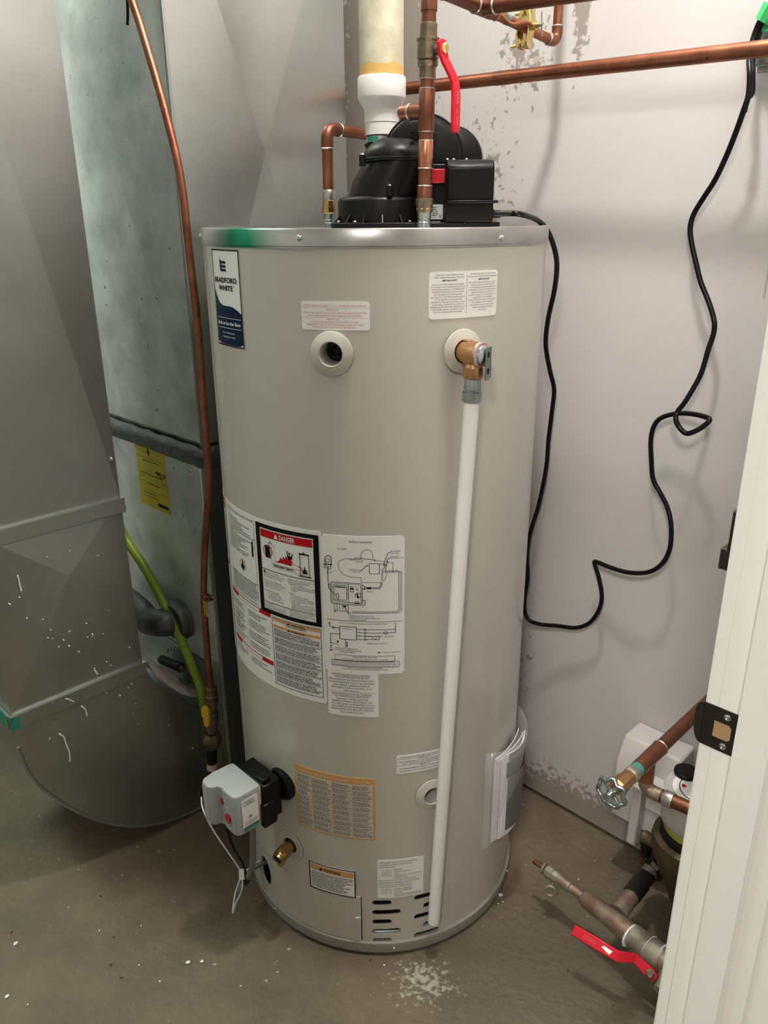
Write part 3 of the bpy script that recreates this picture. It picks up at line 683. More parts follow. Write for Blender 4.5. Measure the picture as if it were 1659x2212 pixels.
for d in (0, .018, .036): pl([(.74, .262+d*.35), (.91+d*.6, .262+d*.35), (.93+d, .275+d*.0), (.93+d, .565+d*.45), (.91+d*.4, .585+d*.4), (.37, .585+d*.4)], .0045)
pl([(.725, .352), (.725, .38), (.70, .40), (.60, .40)]); pl([(.71, .352), (.71, .375), (.69, .392), (.60, .392)]); i.rect(.545, .388, .60, .404); pl([(.51, .390), (.545, .390)]); pl([(.51, .402), (.545, .402)])
for t, x0, x1, y in (('BLOWER', .20, .31, .105), ('BLOWER', .41, .51, .168), ('TEMPERATURE', .33, .51, .184), ('SWITCH', .42, .51, .200), ('PRESSURE', .34, .47, .262), ('SWITCH', .38, .47, .278), ('BLOWER', .84, .95, .118), ('MOTOR', .84, .93, .134), ('MOLEX', .84, .93, .160), ('CONNECTOR', .84, .99, .172), ('PILOT', .06, .13, .297), ('PLUG', .55, .62, .428), ('RESISTIVE DEVICE OR', .33, .63, .628), ('FLAMMABLE VAPOR SENSOR', .33, .70, .644), ('(IF APPLICABLE)', .33, .54, .660), ('115 VOLTS 60HZ SINGLE PHASE POWER SUPPLY', .20, .80, .690), ('CONTROL', .23, .36, .738), ('TEMP. SWITCH', .54, .73, .792), ('BLOWER', .76, .87, .794), ('PRESSURE SWITCH', .54, .78, .852), ('IGNITER', .08, .17, .870), ('RESISTIVE DEVICE OR', .15, .42, .902), ('FLAMMABLE VAPOR SENSOR', .11, .47, .918), ('(IF APPLICABLE)', .19, .39, .934)):
    i.text(t, x0, x1, y, .0095)
pl([(.51, .168), (.66, .178)]); pl([(.84, .118), (.80, .125), (.75, .21)]); pl([(.84, .160), (.80, .17), (.77, .262)]); pl([(.47, .268), (.55, .22)]); i.ring(.555, .222, .01, .006, a, 8)
pilot = [(.05, .255), (.05, .23), (.035, .20), (.045, .175), (.08, .16), (.115, .165), (.125, .20), (.11, .235), (.11, .265)]
pl(pilot, .008); i.rect(-.0+.02, .225, .13, .232); pl([(.03, .23), (.03, .26), (.05, .26)]); i.ring(.075, .20, .028, .007, a, 12); pl([(.07, .24), (.07, .35), (.08, .42), (.16, .465)]); pl([(.083, .24), (.083, .27), (.07, .28)])
def rrect(x0, y0, x1, y1, r=.02): return [(x0+r, y0), (x1-r, y0), (x1, y0+r/a), (x1, y1-r/a), (x1-r, y1), (x0+r, y1), (x0, y1-r/a), (x0, y0+r/a), (x0+r, y0)]
pl(rrect(.10, .362, .49, .535)); pl(rrect(.115, .372, .475, .525, .015), .005); pl(rrect(.14, .385, .30, .50, .01)); pl([(.32, .372), (.32, .505)]); pl([(.12, .508), (.47, .520)]); pl(rrect(.345, .39, .385, .43, .008)); i.rect(.35, .40, .38, .412)
i.ring(.44, .455, .035, .008, a, 14); i.poly([(.42, .44), (.445, .45), (.44, .462), (.46, .475), (.43, .478)]); i.ring(.43, .41, .012, .006, a, 10); i.rect(.15, .394, .285, .402, 3); pl(rrect(.17, .45, .20, .49, .008)); pl([(.08, .38), (.08, .42), (.10, .43)]); pl([(.49, .37), (.52, .385), (.52, .41), (.49, .40)]); pl([(.49, .50), (.52, .49), (.52, .53), (.49, .54)]); pl(rrect(.40, .505, .445, .522, .006))
for k in range(6): pl([(.14+.035*k, .535), (.14+.035*k, .578+.004*k)], .005)
pl([(.13, .585), (.37, .600)], .006); pl([(.13, .60), (.17, .60)], .008); pl([(.15, .58), (.15, .60)], .006); i.disc(.27, .552, .016, a, 10); pl([(.275, .56), (.325, .615)]); i.rect(.24, .543, .31, .548)
i.rect(.03, .665, .97, .668)
pl(rrect(.20, .715, .41, .82, .002), .008)
pl([(.07, .69), (.07, .725), (.20, .732)]); i.text('BK', .05, .09, .708, .009); pl([(.06, .69), (.11, .69)], .004); pl([(.10, .725), (.12, .733), (.10, .741)]); pl([(.12, .725), (.14, .733), (.12, .741)])
pl([(.20, .782), (.08, .782), (.08, .865)]); i.disc(.08, .862, .01, a, 8); i.disc(.08, .885, .01, a, 8); pl([(.08, .885), (.08, .925)]); pl([(.06, .925), (.10, .925)], .009)
for k, (y, t, x1) in enumerate(((.732, 'W', .89), (.758, 'BL', .89), (.785, 'R', .69), (.812, 'Y', .69))):
    pl([(.41, y), (.50, y)]); pl([(.52, y), (x1, y)]); i.text(t, .44, .465, y+.003, .008); pl([(.50, y-.007), (.515, y), (.50, y+.007)]); pl([(.515, y-.012), (.53, y), (.515, y+.010)])
i.ring(.77, .758, .024, .007, a, 14); i.text('M', .758, .782, .761, .006); pl([(.89, .69), (.89, .758)]); pl([(.87, .683), (.91, .683)], .004); pl([(.69, .785), (.69, .812)])
pl([(.60, .79), (.615, .80), (.60, .803)]); pl([(.66, .802), (.62, .815)]); pl([(.27, .82), (.27, .885), (.285, .885), (.285, .84), (.295, .85), (.285, .86), (.295, .87), (.285, .88)]); i.poly([(.155, .842), (.185, .835), (.18, .85), (.165, .855)])
pl([(.67, .915), (.685, .92), (.67, .926)]); pl([(.685, .915), (.70, .92), (.685, .926)]); i.text('= MOLEX CONNECTOR', .71, .95, .925, .009)
i.v = [(x_, y_*.905) for x_, y_ in i.v]
pl(rrect(.13, .862, .88, .902, .001), .005); i.text('ELECTRICAL RATING', .36, .66, .878, .0100); i.text('115 VOLTS  60HZ  LESS THAN 12 AMPS', .22, .79, .896, .0100)
pl(rrect(.085, .906, .935, .948, .001), .006)
for t, x0, x1, y in (('IF ANY OF THE ORIGINAL WIRES SUPPLIED WITH THE APPLIANCE MUST BE', .10, .88, .919), ('REPLACED, IT MUST BE REPLACED WITH APPLIANCE WIRE MATERIAL WITH A', .10, .92, .931), ('MINIMUM TEMPERATURE RATING OF 105C AND A MINIMUM SIZE OF NO. 18 AWG.', .10, .92, .943), ('TANK MUST BE ELECTRICALLY GROUNDED', .28, .73, .961), ('LE RESERVOIR DOIT ETRE ELECTRIQUEMENT FONDE', .23, .79, .972)): i.text(t, x0, x1, y, .0078)
s.done()
# Canada notice
s = sticker('canada_notice', [(708, 1451), (818, 1450), (817, 1549), (710, 1540)], .004, 'white', 'white installation sticker below the wiring diagram'); i = s.ink('ink')
for t, x0, x1, y in (('FOR INSTALLATIONS IN CANADA:', .09, .86, .07), ('THIS WATER HEATER IS FOR', .15, .82, .13), ('REPLACEMENT INSTALLATIONS ONLY', .03, .93, .19), ('IN ACCORDANCE WITH THE NATURAL', .03, .93, .25), ('RESOURCES CANADA ENERGY', .12, .84, .31), ('EFFICIENCY REGULATIONS, 2016:', .09, .88, .37), ('SOR/2016-311.', .32, .65, .43), ('POUR INSTALLATION AU CANADA:', .09, .87, .505), ('CE CHAUFFE-EAU DOIT ETRE', .14, .82, .565), ('INSTALLE COMME UNITE DE', .17, .80, .625), ('REMPLACEMENT SEULEMENT, EN', .09, .87, .685), ('ACCORD AVEC LA REGLEMENTATION', .06, .92, .745), ("SUR L'EFFICACITE ENERGETIQUE DE", .06, .91, .805), ('RESSOURCES NATURELLES CANADA,', .06, .91, .865), ('2016. DORS/2016-311', .24, .71, .93)):
    i.text(t, x0, x1, y, .034)
i.rect(.03, .445, .97, .449); i.rect(.09, .080, .86, .084); i.rect(.09, .515, .87, .519); s.done()
# big instruction sheet
q0 = on_tank(694, 1148); q1 = on_tank(706, 1520); zt, zb = q0[1], q1[1]; PL = rad(-90); PR = (q0[0]+q1[0])/2
f, sz_ = on_jacket(PL, PR, zt, zb); s = Label(heater, 'instruction_sheet', f, sz_, .004, 'white', 'large white instruction sheet wrapped round the left of the jacket'); a = s.asp
X = lambda deg: (rad(deg)-PL)/(PR-PL)
i = s.ink('ink'); r_ = s.ink('red_ink'); g = s.ink('grey_ink'); og = s.ink('orange_ink')
xd0, xd1 = X(-43.8), X(-18.3); yd0, yd1 = .022, .535
i.frame(xd0, yd0, xd1, yd1, (xd1-xd0)*.075, .022)
r_.rect(xd0+(xd1-xd0)*.09, .052, xd1-(xd1-xd0)*.09, .094)
def dx(t): return xd0+(xd1-xd0)*t
w2 = s.ink('white_ink'); w2.text('DANGER', dx(.42), dx(.66), .087, .026, True); w2.poly([(dx(.33), .087), (dx(.365), .058), (dx(.40), .087)])
# pictogram: crossed-out can, vapours, flames, figure, heater
r_.ring(dx(.205), .168, (xd1-xd0)*.078, .004, a); i.poly([(dx(.16), .142), (dx(.245), .142), (dx(.25), .205), (dx(.165), .205)]); i.rect(dx(.17), .136, dx(.20), .142); r_.line([(dx(.155), .140), (dx(.26), .200)], .004, a)
i.line([(dx(.235), .136), (dx(.235), .120), (dx(.265), .112), (dx(.30), .125)], .0035, a)
wav = [(dx(.27+.01*math.sin(k)), .125+k*.0145) for k in range(9)]; i.line(wav, .0012, a); wav = [(dx(.325+.012*math.sin(k*1.3)), .125+k*.0125) for k in range(9)]; i.line(wav, .0012, a)
i.line([(dx(.27+.045*k), .245+.006*(k % 2)+.004*(k > 8)) for k in range(13)], .0012, a); i.line([(dx(.33+.045*k), .228+.005*(k % 2)) for k in range(11)], .0012, a)
i.text('Flammable Vapors', dx(.30), dx(.62), .243, .014, True)
r_.poly([(dx(.33), .217), (dx(.40), .205), (dx(.43), .182), (dx(.45), .195), (dx(.475), .172), (dx(.49), .19), (dx(.52), .166), (dx(.54), .185), (dx(.57), .175), (dx(.61), .19), (dx(.60), .217)])
i.disc(dx(.575), .150, .005, a, 12); i.poly([(dx(.53), .142), (dx(.545), .135), (dx(.55), .16), (dx(.60), .165), (dx(.615), .145), (dx(.625), .148), (dx(.61), .178), (dx(.575), .185), (dx(.545), .18)])
r_.line([(dx(.62), .205), (dx(.66), .207)], .003, a); r_.line([(dx(.69), .208), (dx(.735), .216), (dx(.76), .236)], .004, a)
i.rect(dx(.715), .134, dx(.86), .142); i.poly([(dx(.77), .134), (dx(.785), .124), (dx(.80), .134)]); i.line([(dx(.725), .14), (dx(.73), .26)], .003, a); i.line([(dx(.85), .14), (dx(.86), .26)], .003, a); i.rect(dx(.705), .258, dx(.885), .264)
i.poly([(dx(.755), .245), (dx(.775), .222), (dx(.81), .222), (dx(.835), .245)]); i.poly([(dx(.78), .222), (dx(.79), .20), (dx(.80), .222)])
i.rect(dx(.075), .275, dx(.925), .2785)
tl = ['Vapors from flammable', 'liquids will explode and catch fire', 'causing death and severe burns.', '', 'Do not use or store flammable', 'products such as gasoline, solvents', 'or adhesives in the same room or', 'area near the water heater.', '', 'Keep flammable products:', '1. far away from heater,', '2. in approved containers,', '3. tightly closed and', "4. out of children's reach."]
for k, t in enumerate(tl):
    if t: i.text(t, dx(.11+(.04 if t[0].isdigit() else .04*(k == 0))), dx(.11+.0108*len(t)+(.04 if t[0].isdigit() or k == 0 else 0)), .296+.0118*k, .0080)
i.poly([(dx(.10), .298), (dx(.122), .282), (dx(.144), .298)])
tr_ = ['Water heater has a main', 'burner and pilot flame.', 'The pilot flame:', '1. is on all the time and', '2. will ignite flammable', '    vapors.', '', 'Vapors:', '1. cannot be seen,', '2. are heavier than air,', '3. go a long way on the', '    floor and', '4. can be carried from', '    other rooms to the pilot', '    flame by air currents.']
for k, t in enumerate(tr_):
    if t: i.text(t.strip(), dx(.53+(.04 if t[0] in ' 1234' else 0)), dx(.53+.0145*len(t.strip())+(.04 if t[0] in ' 1234' else 0)), .298+.0115*k, .0080)
i.rect(dx(.10), .466, dx(.92), .469)
for k, t in enumerate(['Installation:', 'Do not install water heater where', 'flammable products will be stored', 'or used unless the main burner', 'and pilot flames are at least 18"']): i.text(t, dx(.10), dx(.10+.0115*len(t)), .479+.0085*k, .0064)
for k, t in enumerate(['above the floor. This will reduce,', 'but not eliminate, the risk of', 'vapors being ignited by the main', 'burner or pilot flame.']): i.text(t, dx(.53), dx(.53+.0115*len(t)), .480+.009*k, .0064)
i.rect(dx(.075), .5165, dx(.925), .519)
# left column: data plate with fine print, and round seal
x0, x1 = X(-64), X(-45.2)
i.text('AUTOMATIC STORAGE WATER HEATER', X(-66), x1, .040, .013)
for k in range(15): g.fine(x0, x1-.08+.05*(k % 3), .075+.013*k, .006, .5)
i.ring((x0+x1)/2+.01, .325, .028, .0025, a, 20); i.poly([((x0+x1)/2-.005, .345), ((x0+x1)/2-.008, .33), ((x0+x1)/2+.004, .318), ((x0+x1)/2+.003, .300), ((x0+x1)/2+.014, .303), ((x0+x1)/2+.014, .318), ((x0+x1)/2+.026, .330), ((x0+x1)/2+.022, .345), ((x0+x1)/2+.008, .352)])
for k in range(9): g.fine(x0, x1, .40+.0125*k, .0068, .05)
g.line([(X(-44.9), .04), (X(-44.9), .50)], .002, a); i.rect(x0, .515, x1, .518); i.rect(X(-47), .15, X(-46.2), .24, 1)
# far left danger panel and lower text panels
i.frame(X(-84), .02, X(-68.5), .43, .006, .012); r_.rect(X(-83), .045, X(-69.5), .085)
for k in range(12): g.fine(X(-82), X(-70), .12+.022*k, .009)
for y0_ in (.535, .835):
    r_.rect(X(-67), y0_, X(-39.2), y0_+.026); w2.rect(X(-60), y0_+.003, X(-45), y0_+.023)
    og.text('IMPORTANT INFORMATION', X(-59), X(-46), y0_+.020, .014)
for y0_, nr in ((.59, 17), (.885, 4)):
    for k in range(nr):
        if k % 5 != 3:
            g.fine(X(-66), X(-54.5), y0_+.014*k, .006, .5); g.fine(X(-52.5), X(-39.5), y0_+.014*k, .006, .5)
g.ring(X(-60), .72, .030, .002, a, 16); g.frame(X(-63), .68, X(-57), .76, .002, .003)
# warning column
xw0, xw1 = X(-38.6), X(-18.6)
i.frame(xw0, .548, xw1, .965, .0025, .003)
og.rect(xw0+.006, .553, xw1-.006, .570); og.rect(xw0+.006, .592, xw1-.006, .609)
i.text('WARNING', (xw0+xw1)/2-.02, (xw0+xw1)/2+.055, .568, .011, True); i.poly([((xw0+xw1)/2-.045, .568), ((xw0+xw1)/2-.035, .556), ((xw0+xw1)/2-.025, .568)]); i.text('FOR YOUR SAFETY', (xw0+xw1)/2-.05, (xw0+xw1)/2+.065, .582, .009, True); i.text('WARNING', (xw0+xw1)/2-.02, (xw0+xw1)/2+.055, .607, .011, True); i.poly([((xw0+xw1)/2-.045, .607), ((xw0+xw1)/2-.035, .595), ((xw0+xw1)/2-.025, .607)])
k = 0; y = .622
while y < .955:
    if k % 5 == 4: i.rect(xw0, y-.004, xw1, y-.0025)
    else: (i if k % 3 == 0 else g).fine(xw0+.012, xw1-.006, y, .0068, .2)
    y += .0098; k += 1
s.done()
# orange table
s = sticker('condition_table', [(636, 1650), (812, 1680), (810, 1813), (642, 1780)], .005, 'orange_ink', 'orange bordered four-column table sticker above the drain valve'); a = s.asp
bg_ = s.ink('beige'); bg_.rect(.03, .10, .97, .965); bg_.rect(.05, .965, .94, .975)
o_ = s.ink('orange_ink'); o_.rect(.235, .10, .243, .965, 1); o_.rect(.485, .10, .493, .965, 1); o_.rect(.725, .10, .733, .965, 1)
w_ = s.ink('white_ink')
for x0, x1, t in ((.06, .20, 'CONDITION'), (.27, .45, 'CONDITION STATUS'), (.53, .70, 'CONDITION'), (.76, .94, 'CONDITION')): w_.text(t, x0, x1, .075, .030)
g = s.ink('grey_ink')
for x0, x1 in ((.04, .225), (.25, .475), (.50, .715), (.74, .96)):
    k = 0; y = .135
    while y < .955:
        if k % 4 == 3: g.rect(x0-.008, y-.012, x1+.008, y-.008)
        else: g.fine(x0, x1, y, .013, .3)
        y += .0215; k += 1
s.done()
# small warning
s = sticker('warning_label', [(668, 1857), (769, 1880), (768, 1937), (672, 1914)], .003, 'white', 'small black bordered warning sticker with orange header', off=.0011); a = s.asp
o_ = s.ink('orange_ink'); o_.rect(.04, .07, .96, .27); i = s.ink('ink'); i.frame(0, 0, 1, 1, .022, .022/a); i.text('WARNING', .32, .70, .235, .115, True); i.poly([(.23, .235), (.27, .11), (.31, .235)])
g = s.ink('grey_ink')
for k in range(10): g.fine(.05, .94, .355+.060*k, .034, .25)
s.done()
# closet clearance notice
s = sticker('clearance_notice', [(815, 1858), (916, 1847), (913, 1929), (816, 1939)], .003, 'white', 'white clearance sticker above the slots beside the discharge pipe'); i = s.ink('ink')
for k, (t, x0, x1, y) in enumerate((('FOR CLOSET INSTALLATION, MINIMUM', .03, .84, .075), ('CLEARANCE FROM COMBUSTIBLE', .03, .74, .135), ('CONSTRUCTION', .03, .38, .195), ('0" (0.0cm)', .10, .30, .27), ('FRONT', .36, .52, .27), ('0" (0.0cm)', .10, .30, .32), ('SIDES & REAR', .36, .68, .32), ('18" (46.1cm)', .07, .30, .37), ('TOP', .36, .45, .37), ('0" (0.0cm)', .10, .30, .42), ('FROM DRAFT HOOD OR VENT', .36, .97, .42), ('CONNECTOR', .36, .64, .47), ('INSTALLATION DANS UNE GARDE-ROBE,', .03, .84, .545), ('DEGAGEMENT MINIMAL A ASSURER ENTRE', .03, .92, .60), ("LES PAROIS DE L'APPAREIL ET LES", .03, .74, .655), ('CONSTRUCTIONS COMBUSTIBLES', .03, .74, .71), ('0" (0.0cm)', .08, .30, .775), ("DEVANT L'APPAREIL", .36, .75, .775), ('0" (0.0cm)', .10, .30, .825), ('COTES ET ARRIERE', .36, .74, .825), ('18" (46.1cm)', .07, .30, .875), ('DESSUS', .36, .52, .875), ('DES COUPE-TIRAGE OU DU', .36, .94, .925), ('CONDUIT DE RACCORDEMENT', .36, .97, .965))):
    i.text(t, x0, x1, y, .028)
i.rect(.36, .49, .97, .494); s.done()
# space heating return
s = sticker('return_notice', [(856, 1632), (970, 1612), (970, 1650), (857, 1671)], .003, 'white', 'white return connection sticker behind the discharge pipe'); i = s.ink('ink')
for t, x0, x1, y in (('SPACE HEATING RETURN / RETOUR CHAUFFAGE', .07, .96, .15), ('IMPORTANT', .42, .62, .27), ('THIS CONNECTION IS TO BE USED FOR SPACE HEATING', .04, .96, .39), ('ONLY. SEE INSTRUCTION MANUAL FOR DETAILS', .10, .90, .50), ('IMPORTANT', .42, .62, .64), ('CE BRANCHEMENT NE DOIT ETRE UTILISE QUE', .05, .95, .76), ('CHAUFFAGE. VOIR LE GUIDE POUR PLUS DE DETAILS', .05, .95, .90)):
    i.text(t, x0, x1, y, .068)
i.rect(0, .19, 1, .20); i.rect(0, .55, 1, .56); s.done()

# ================================================================== BLOWER ON TOP OF THE HEATER
TOP = 1.3085
BY = 1.40
def bp(u, v, Y=BY): return at_depth(u, v, Y)
blower = thing('vent_blower', 'black plastic vent blower with rounded fan housing sitting on top of the heater', 'blower', (.02, BY, TOP))
x0b, x1b = bp(716, 488).x, bp(1068, 488).x
bpl = MB(); bpl.prism(Matrix.Identity(4), [(x0b+.02, 1.33), (x0b+.005, 1.345), (x0b, 1.38), (x0b+.004, 1.48), (x0b+.03, 1.50), (x1b-.01, 1.50), (x1b, 1.49), (x1b, 1.335), (x1b-.012, 1.322), (-.03, 1.315)], TOP, TOP+.008)
build('base_flange', bpl, 'black', blower, bevel=.0015)
dc_ = bp(826, 455, 1.405); rd = .0745
dr = MB().lathe(Matrix.Translation((dc_.x, 1.405, 0)), [(rd, TOP+.006), (rd, TOP+.040), (rd-.002, TOP+.045), (rd-.010, TOP+.048), (1e-4, TOP+.048)], 72, caps=False)
build('base_drum', dr, 'black', blower, angle=50)
# ribs and screws round the drum foot
rb = MB()
for t in (-160, -135, -112, -90, -68, -45):
    t = rad(t); F = Matrix.Translation((dc_.x+math.cos(t)*(rd+.0), 1.405+math.sin(t)*rd, TOP+.007)) @ Matrix.Rotation(t, 4, 'Z') @ Matrix.Rotation(math.pi/2, 4, 'X')
    rb.prism(F, [(-.001, 0), (.011, 0), (-.001, .014)], -.001, .001)
rb.prism(FR((.20*0+bp(1003, 480, 1.325).x, 1.322, TOP+.008), (1, 0, 0), (0, -1, 0)), [(-.004, 0), (.008, 0), (-.004, .014)], -.001, .001)
build('rib', rb, 'black', blower)
for t in (-150, -122, -58): 
    t = rad(t); screw('screw', (dc_.x+math.cos(t)*(rd+.008), 1.405+math.sin(t)*(rd+.008), TOP+.009), UP, .0028, blower)
screw('screw', (bp(1024, 480, 1.328).x, 1.328, TOP+.010), UP, .0034, blower)
# transition cone from the drum up to the scroll
def loft(mb, rings, cap=True):
    k = len(rings[0]); vs = [p for r in rings for p in r]; fs = []
    for l in range(len(rings)-1):
        for i in range(k): fs.append((l*k+i, l*k+(i+1) % k, (l+1)*k+(i+1) % k, (l+1)*k+i))
    if cap: fs.append(tuple(range(k))[::-1]); fs.append(tuple((len(rings)-1)*k+i for i in range(k)))
    return mb.add(vs, fs)
def ell(cx, cy, z, rx, ry, tilt=0, n=40): return [V((cx+rx*math.cos(2*math.pi*i/n), cy+ry*math.sin(2*math.pi*i/n), z+tilt*math.cos(2*math.pi*i/n))) for i in range(n)]
xl = lambda u, v: bp(u, v).x
zc = lambda v: bp(830, v).z
rings = [ell((xl(752, 418)+xl(905, 418))/2, 1.405, TOP+.045, (xl(905, 418)-xl(752, 418))/2, .064),
         ell((xl(762, 390)+xl(930, 390))/2, 1.405, zc(390), (xl(930, 390)-xl(762, 390))/2, .062),
         ell((xl(784, 352)+xl(945, 352))/2, 1.405, zc(352), (xl(945, 352)-xl(784, 352))/2, .060)]
tc = loft(MB(), rings); build('transition_cone', tc, 'black', blower, angle=40)
lipm = loft(MB(), [ell((xl(778, 348)+xl(948, 348))/2, 1.405, zc(351), (xl(948, 348)-xl(778, 348))/2, .0625), ell((xl(778, 346)+xl(948, 346))/2, 1.405, zc(343), (xl(948, 346)-xl(778, 346))/2, .0625)])
build('joint_lip', lipm, 'black', blower, bevel=.001)
dome = []
for t in range(0, 91, 10):
    c, s_ = math.cos(rad(t)), math.sin(rad(t))
    dome.append(ell(xl(862, 345), 1.405, zc(345)+.036*s_, max(.060*c, .001), max(.056*c, .001)))
build('lower_dome', loft(MB(), dome), 'black', blower, angle=60)
for u, v, yy, z0_, z1_, r_b in ((783, 344, 1.365, 362, 338, .0055), (842, 418, 1.334, 425, 405, .0055), (893, 300, 1.365, 306, 290, .004)):
    p = bp(u, v, yy); build('screw_boss', MB().cyl((p.x, yy, zc(z0_)), (p.x, yy, zc(z1_)), r_b, n=12), 'black', blower)
p = bp(783, 340, 1.365); screw('screw', (p.x, 1.365, zc(338)), UP, .003, blower); p = bp(842, 404, 1.334); screw('screw', (p.x, 1.334, zc(405)), UP, .0026, blower)
# scroll housing: rounded disc facing the room
sc = bp(912, 343, 1.42); rs = .5*(bp(1000, 338, 1.42).x-bp(828, 338, 1.42).x)*.98
F = FR((sc.x, 1.46, sc.z), (.0, -1, 0.0), (1, 0, 0))
build('scroll_housing', MB().lathe(F, [(1e-4, 0), (rs-.004, 0), (rs, .004), (rs, .070), (rs-.004, .078), (rs-.014, .084), (1e-4, .088)], 72, caps=False), 'black', blower, angle=50)
build('scroll_seam', MB().torus(FR((sc.x, 1.388, sc.z), (0, -1, 0), (1, 0, 0)), rs-.001, .0022, 64, 8), 'black', blower)
sc2 = bp(972, 348, 1.45); rs2 = .5*(bp(1040, 345, 1.45).x-bp(905, 345, 1.45).x)
build('motor_cover', MB().lathe(FR((sc2.x, 1.53, sc2.z), (0, -1, 0), (1, 0, 0)), [(1e-4, 0), (rs2-.004, 0), (rs2, .004), (rs2, .100), (rs2-.004, .106), (1e-4, .112)], 64, caps=False), 'black', blower, angle=50)
# outlet duct climbing to the rubber neck
ob = MB().tube([V((sc.x-.055, 1.44, sc.z+.0)), V((sc.x-.058, 1.462, sc.z+.004)), V((.004, 1.49, zc(352))), V((.001, 1.5, zc(336)))], [.034, .028], 32, smooth=6)
build('outlet_duct', ob, 'black', blower, angle=60)
nk = MB().lathe(Matrix.Translation((.001, 1.5, 0)), [(.030, bp(812, 345, 1.5).z), (.0285, bp(812, 317, 1.5).z), (.031, bp(812, 316, 1.5).z), (.031, bp(812, 312, 1.5).z), (.0265, bp(812, 311, 1.5).z), (.0265, bp(812, 285, 1.5).z)], 40)
build('rubber_neck', nk, 'rubber', blower)
cl = MB().lathe(Matrix.Translation((.001, 1.5, 0)), [(.0268, bp(812, 309, 1.5).z), (.0278, bp(812, 309, 1.5).z), (.0278, bp(812, 296, 1.5).z), (.0268, bp(812, 296, 1.5).z)], 40, caps=False)
hcl = build('hose_clamp', cl, 'chrome', blower)
build('clamp_screw', MB().cyl(V((.012, 1.468, bp(812, 302, 1.47).z)), V((.030, 1.474, bp(812, 302, 1.47).z)), .0045, n=12), 'chrome', hcl)
gi = MB(); gi.lathe(Matrix.Translation((.001, 1.5, 0)), [(.0280, bp(812, 308, 1.5).z), (.0280, bp(812, 297, 1.5).z)], 12, caps=False, arc=(rad(-150), rad(-105))); build('green_mark', gi, 'green_ink', hcl)
# control box on the right
YF = 1.318
def px_(u, v, Y=YF): return at_depth(u, v, Y)
a0, a1 = px_(928, 440).x, px_(962, 440).x; b1_ = px_(1066, 440).x
lo_ = MB(); lo_.box(Matrix.Translation(((a1+b1_)/2, YF+.055, (TOP+.008+px_(1000, 437).z)/2)), b1_-a1, .11, px_(1000, 437).z-TOP-.008)
build('box_base', lo_, 'black', blower, bevel=.0015)
led = MB(); led.box(Matrix.Translation(((a1+b1_)/2+.004, YF+.050, px_(1000, 436).z)), b1_-a1+.004, .118, .0045)
build('box_ledge', led, 'black', blower, bevel=.001)
F = Matrix.Identity(4)
zt = px_(1010, 352).z; zb = px_(1010, 434).z; Lx = px_(966, 400).x; Rx = px_(1067, 400).x
cb_ = MB(); cb_.prism(FR((Lx, 0, 0), (1, 0, 0), (0, 1, 0)), [(YF-.004, zb), (YF+.10, zb), (YF+.10, zt+.006), (YF+.016, zt+.006), (YF+.004, zt+.003), (YF-.004, zt-.006)], 0, Rx-Lx)
build('box_cover', cb_, 'black', blower, bevel=.003)
sd = MB(); sd.box(Matrix.Translation(((a0+a1)/2+.002, YF+.075, (TOP+.01+px_(940, 352).z)/2)), a1-a0+.012, .11, px_(940, 352).z-TOP-.01)
build('box_side', sd, 'black', blower, bevel=.002)
rt = MB(); rt.box(Matrix.Translation(((px_(928, 380).x+px_(961, 380).x)/2, YF+.016, (px_(940, 365).z+px_(940, 394).z)/2)), px_(962, 380).x-px_(926, 380).x, .012, px_(940, 363).z-px_(940, 394).z)
build('red_clip', rt, 'red2', blower, bevel=.0012, label='translucent red clip on the black housing')
fn, sz = on_plane((px_(926, 445).x, YF+.0195, px_(940, 441).z), (1, 0, 0), UP, (0, -1, 0), px_(959, 445).x-px_(926, 445).x, px_(940, 441).z-px_(940, 474).z)
lb = Label(blower, 'part_sticker', fn, sz, .0015, 'grey_door'); i = lb.ink('ink')
for k in range(5): i.fine(.28, .66, .22+.13*k, .07, .3)
for k in range(2): i.fine(.74, .90, .75+.1*k, .06, .1)
lb.done()
for u, v in ((968, 350), (982, 346), (1010, 351)): p = px_(u, v); screw('screw', (p.x, YF+.02, zt+.0060), UP, .0022, blower)
p = px_(1058, 436); screw('screw', (p.x, YF+.004, px_(1058, 436).z+.003), UP, .0025, blower)
pe = px_(1052, 462, 1.325)
build('cord_grommet', MB().prof((b1_-.002, 1.335, pe.z), (b1_+.014, 1.335, pe.z), [(0, .0085), (.25, .0085), (.3, .0060), (1, .0055)], 20), 'rubber', blower)

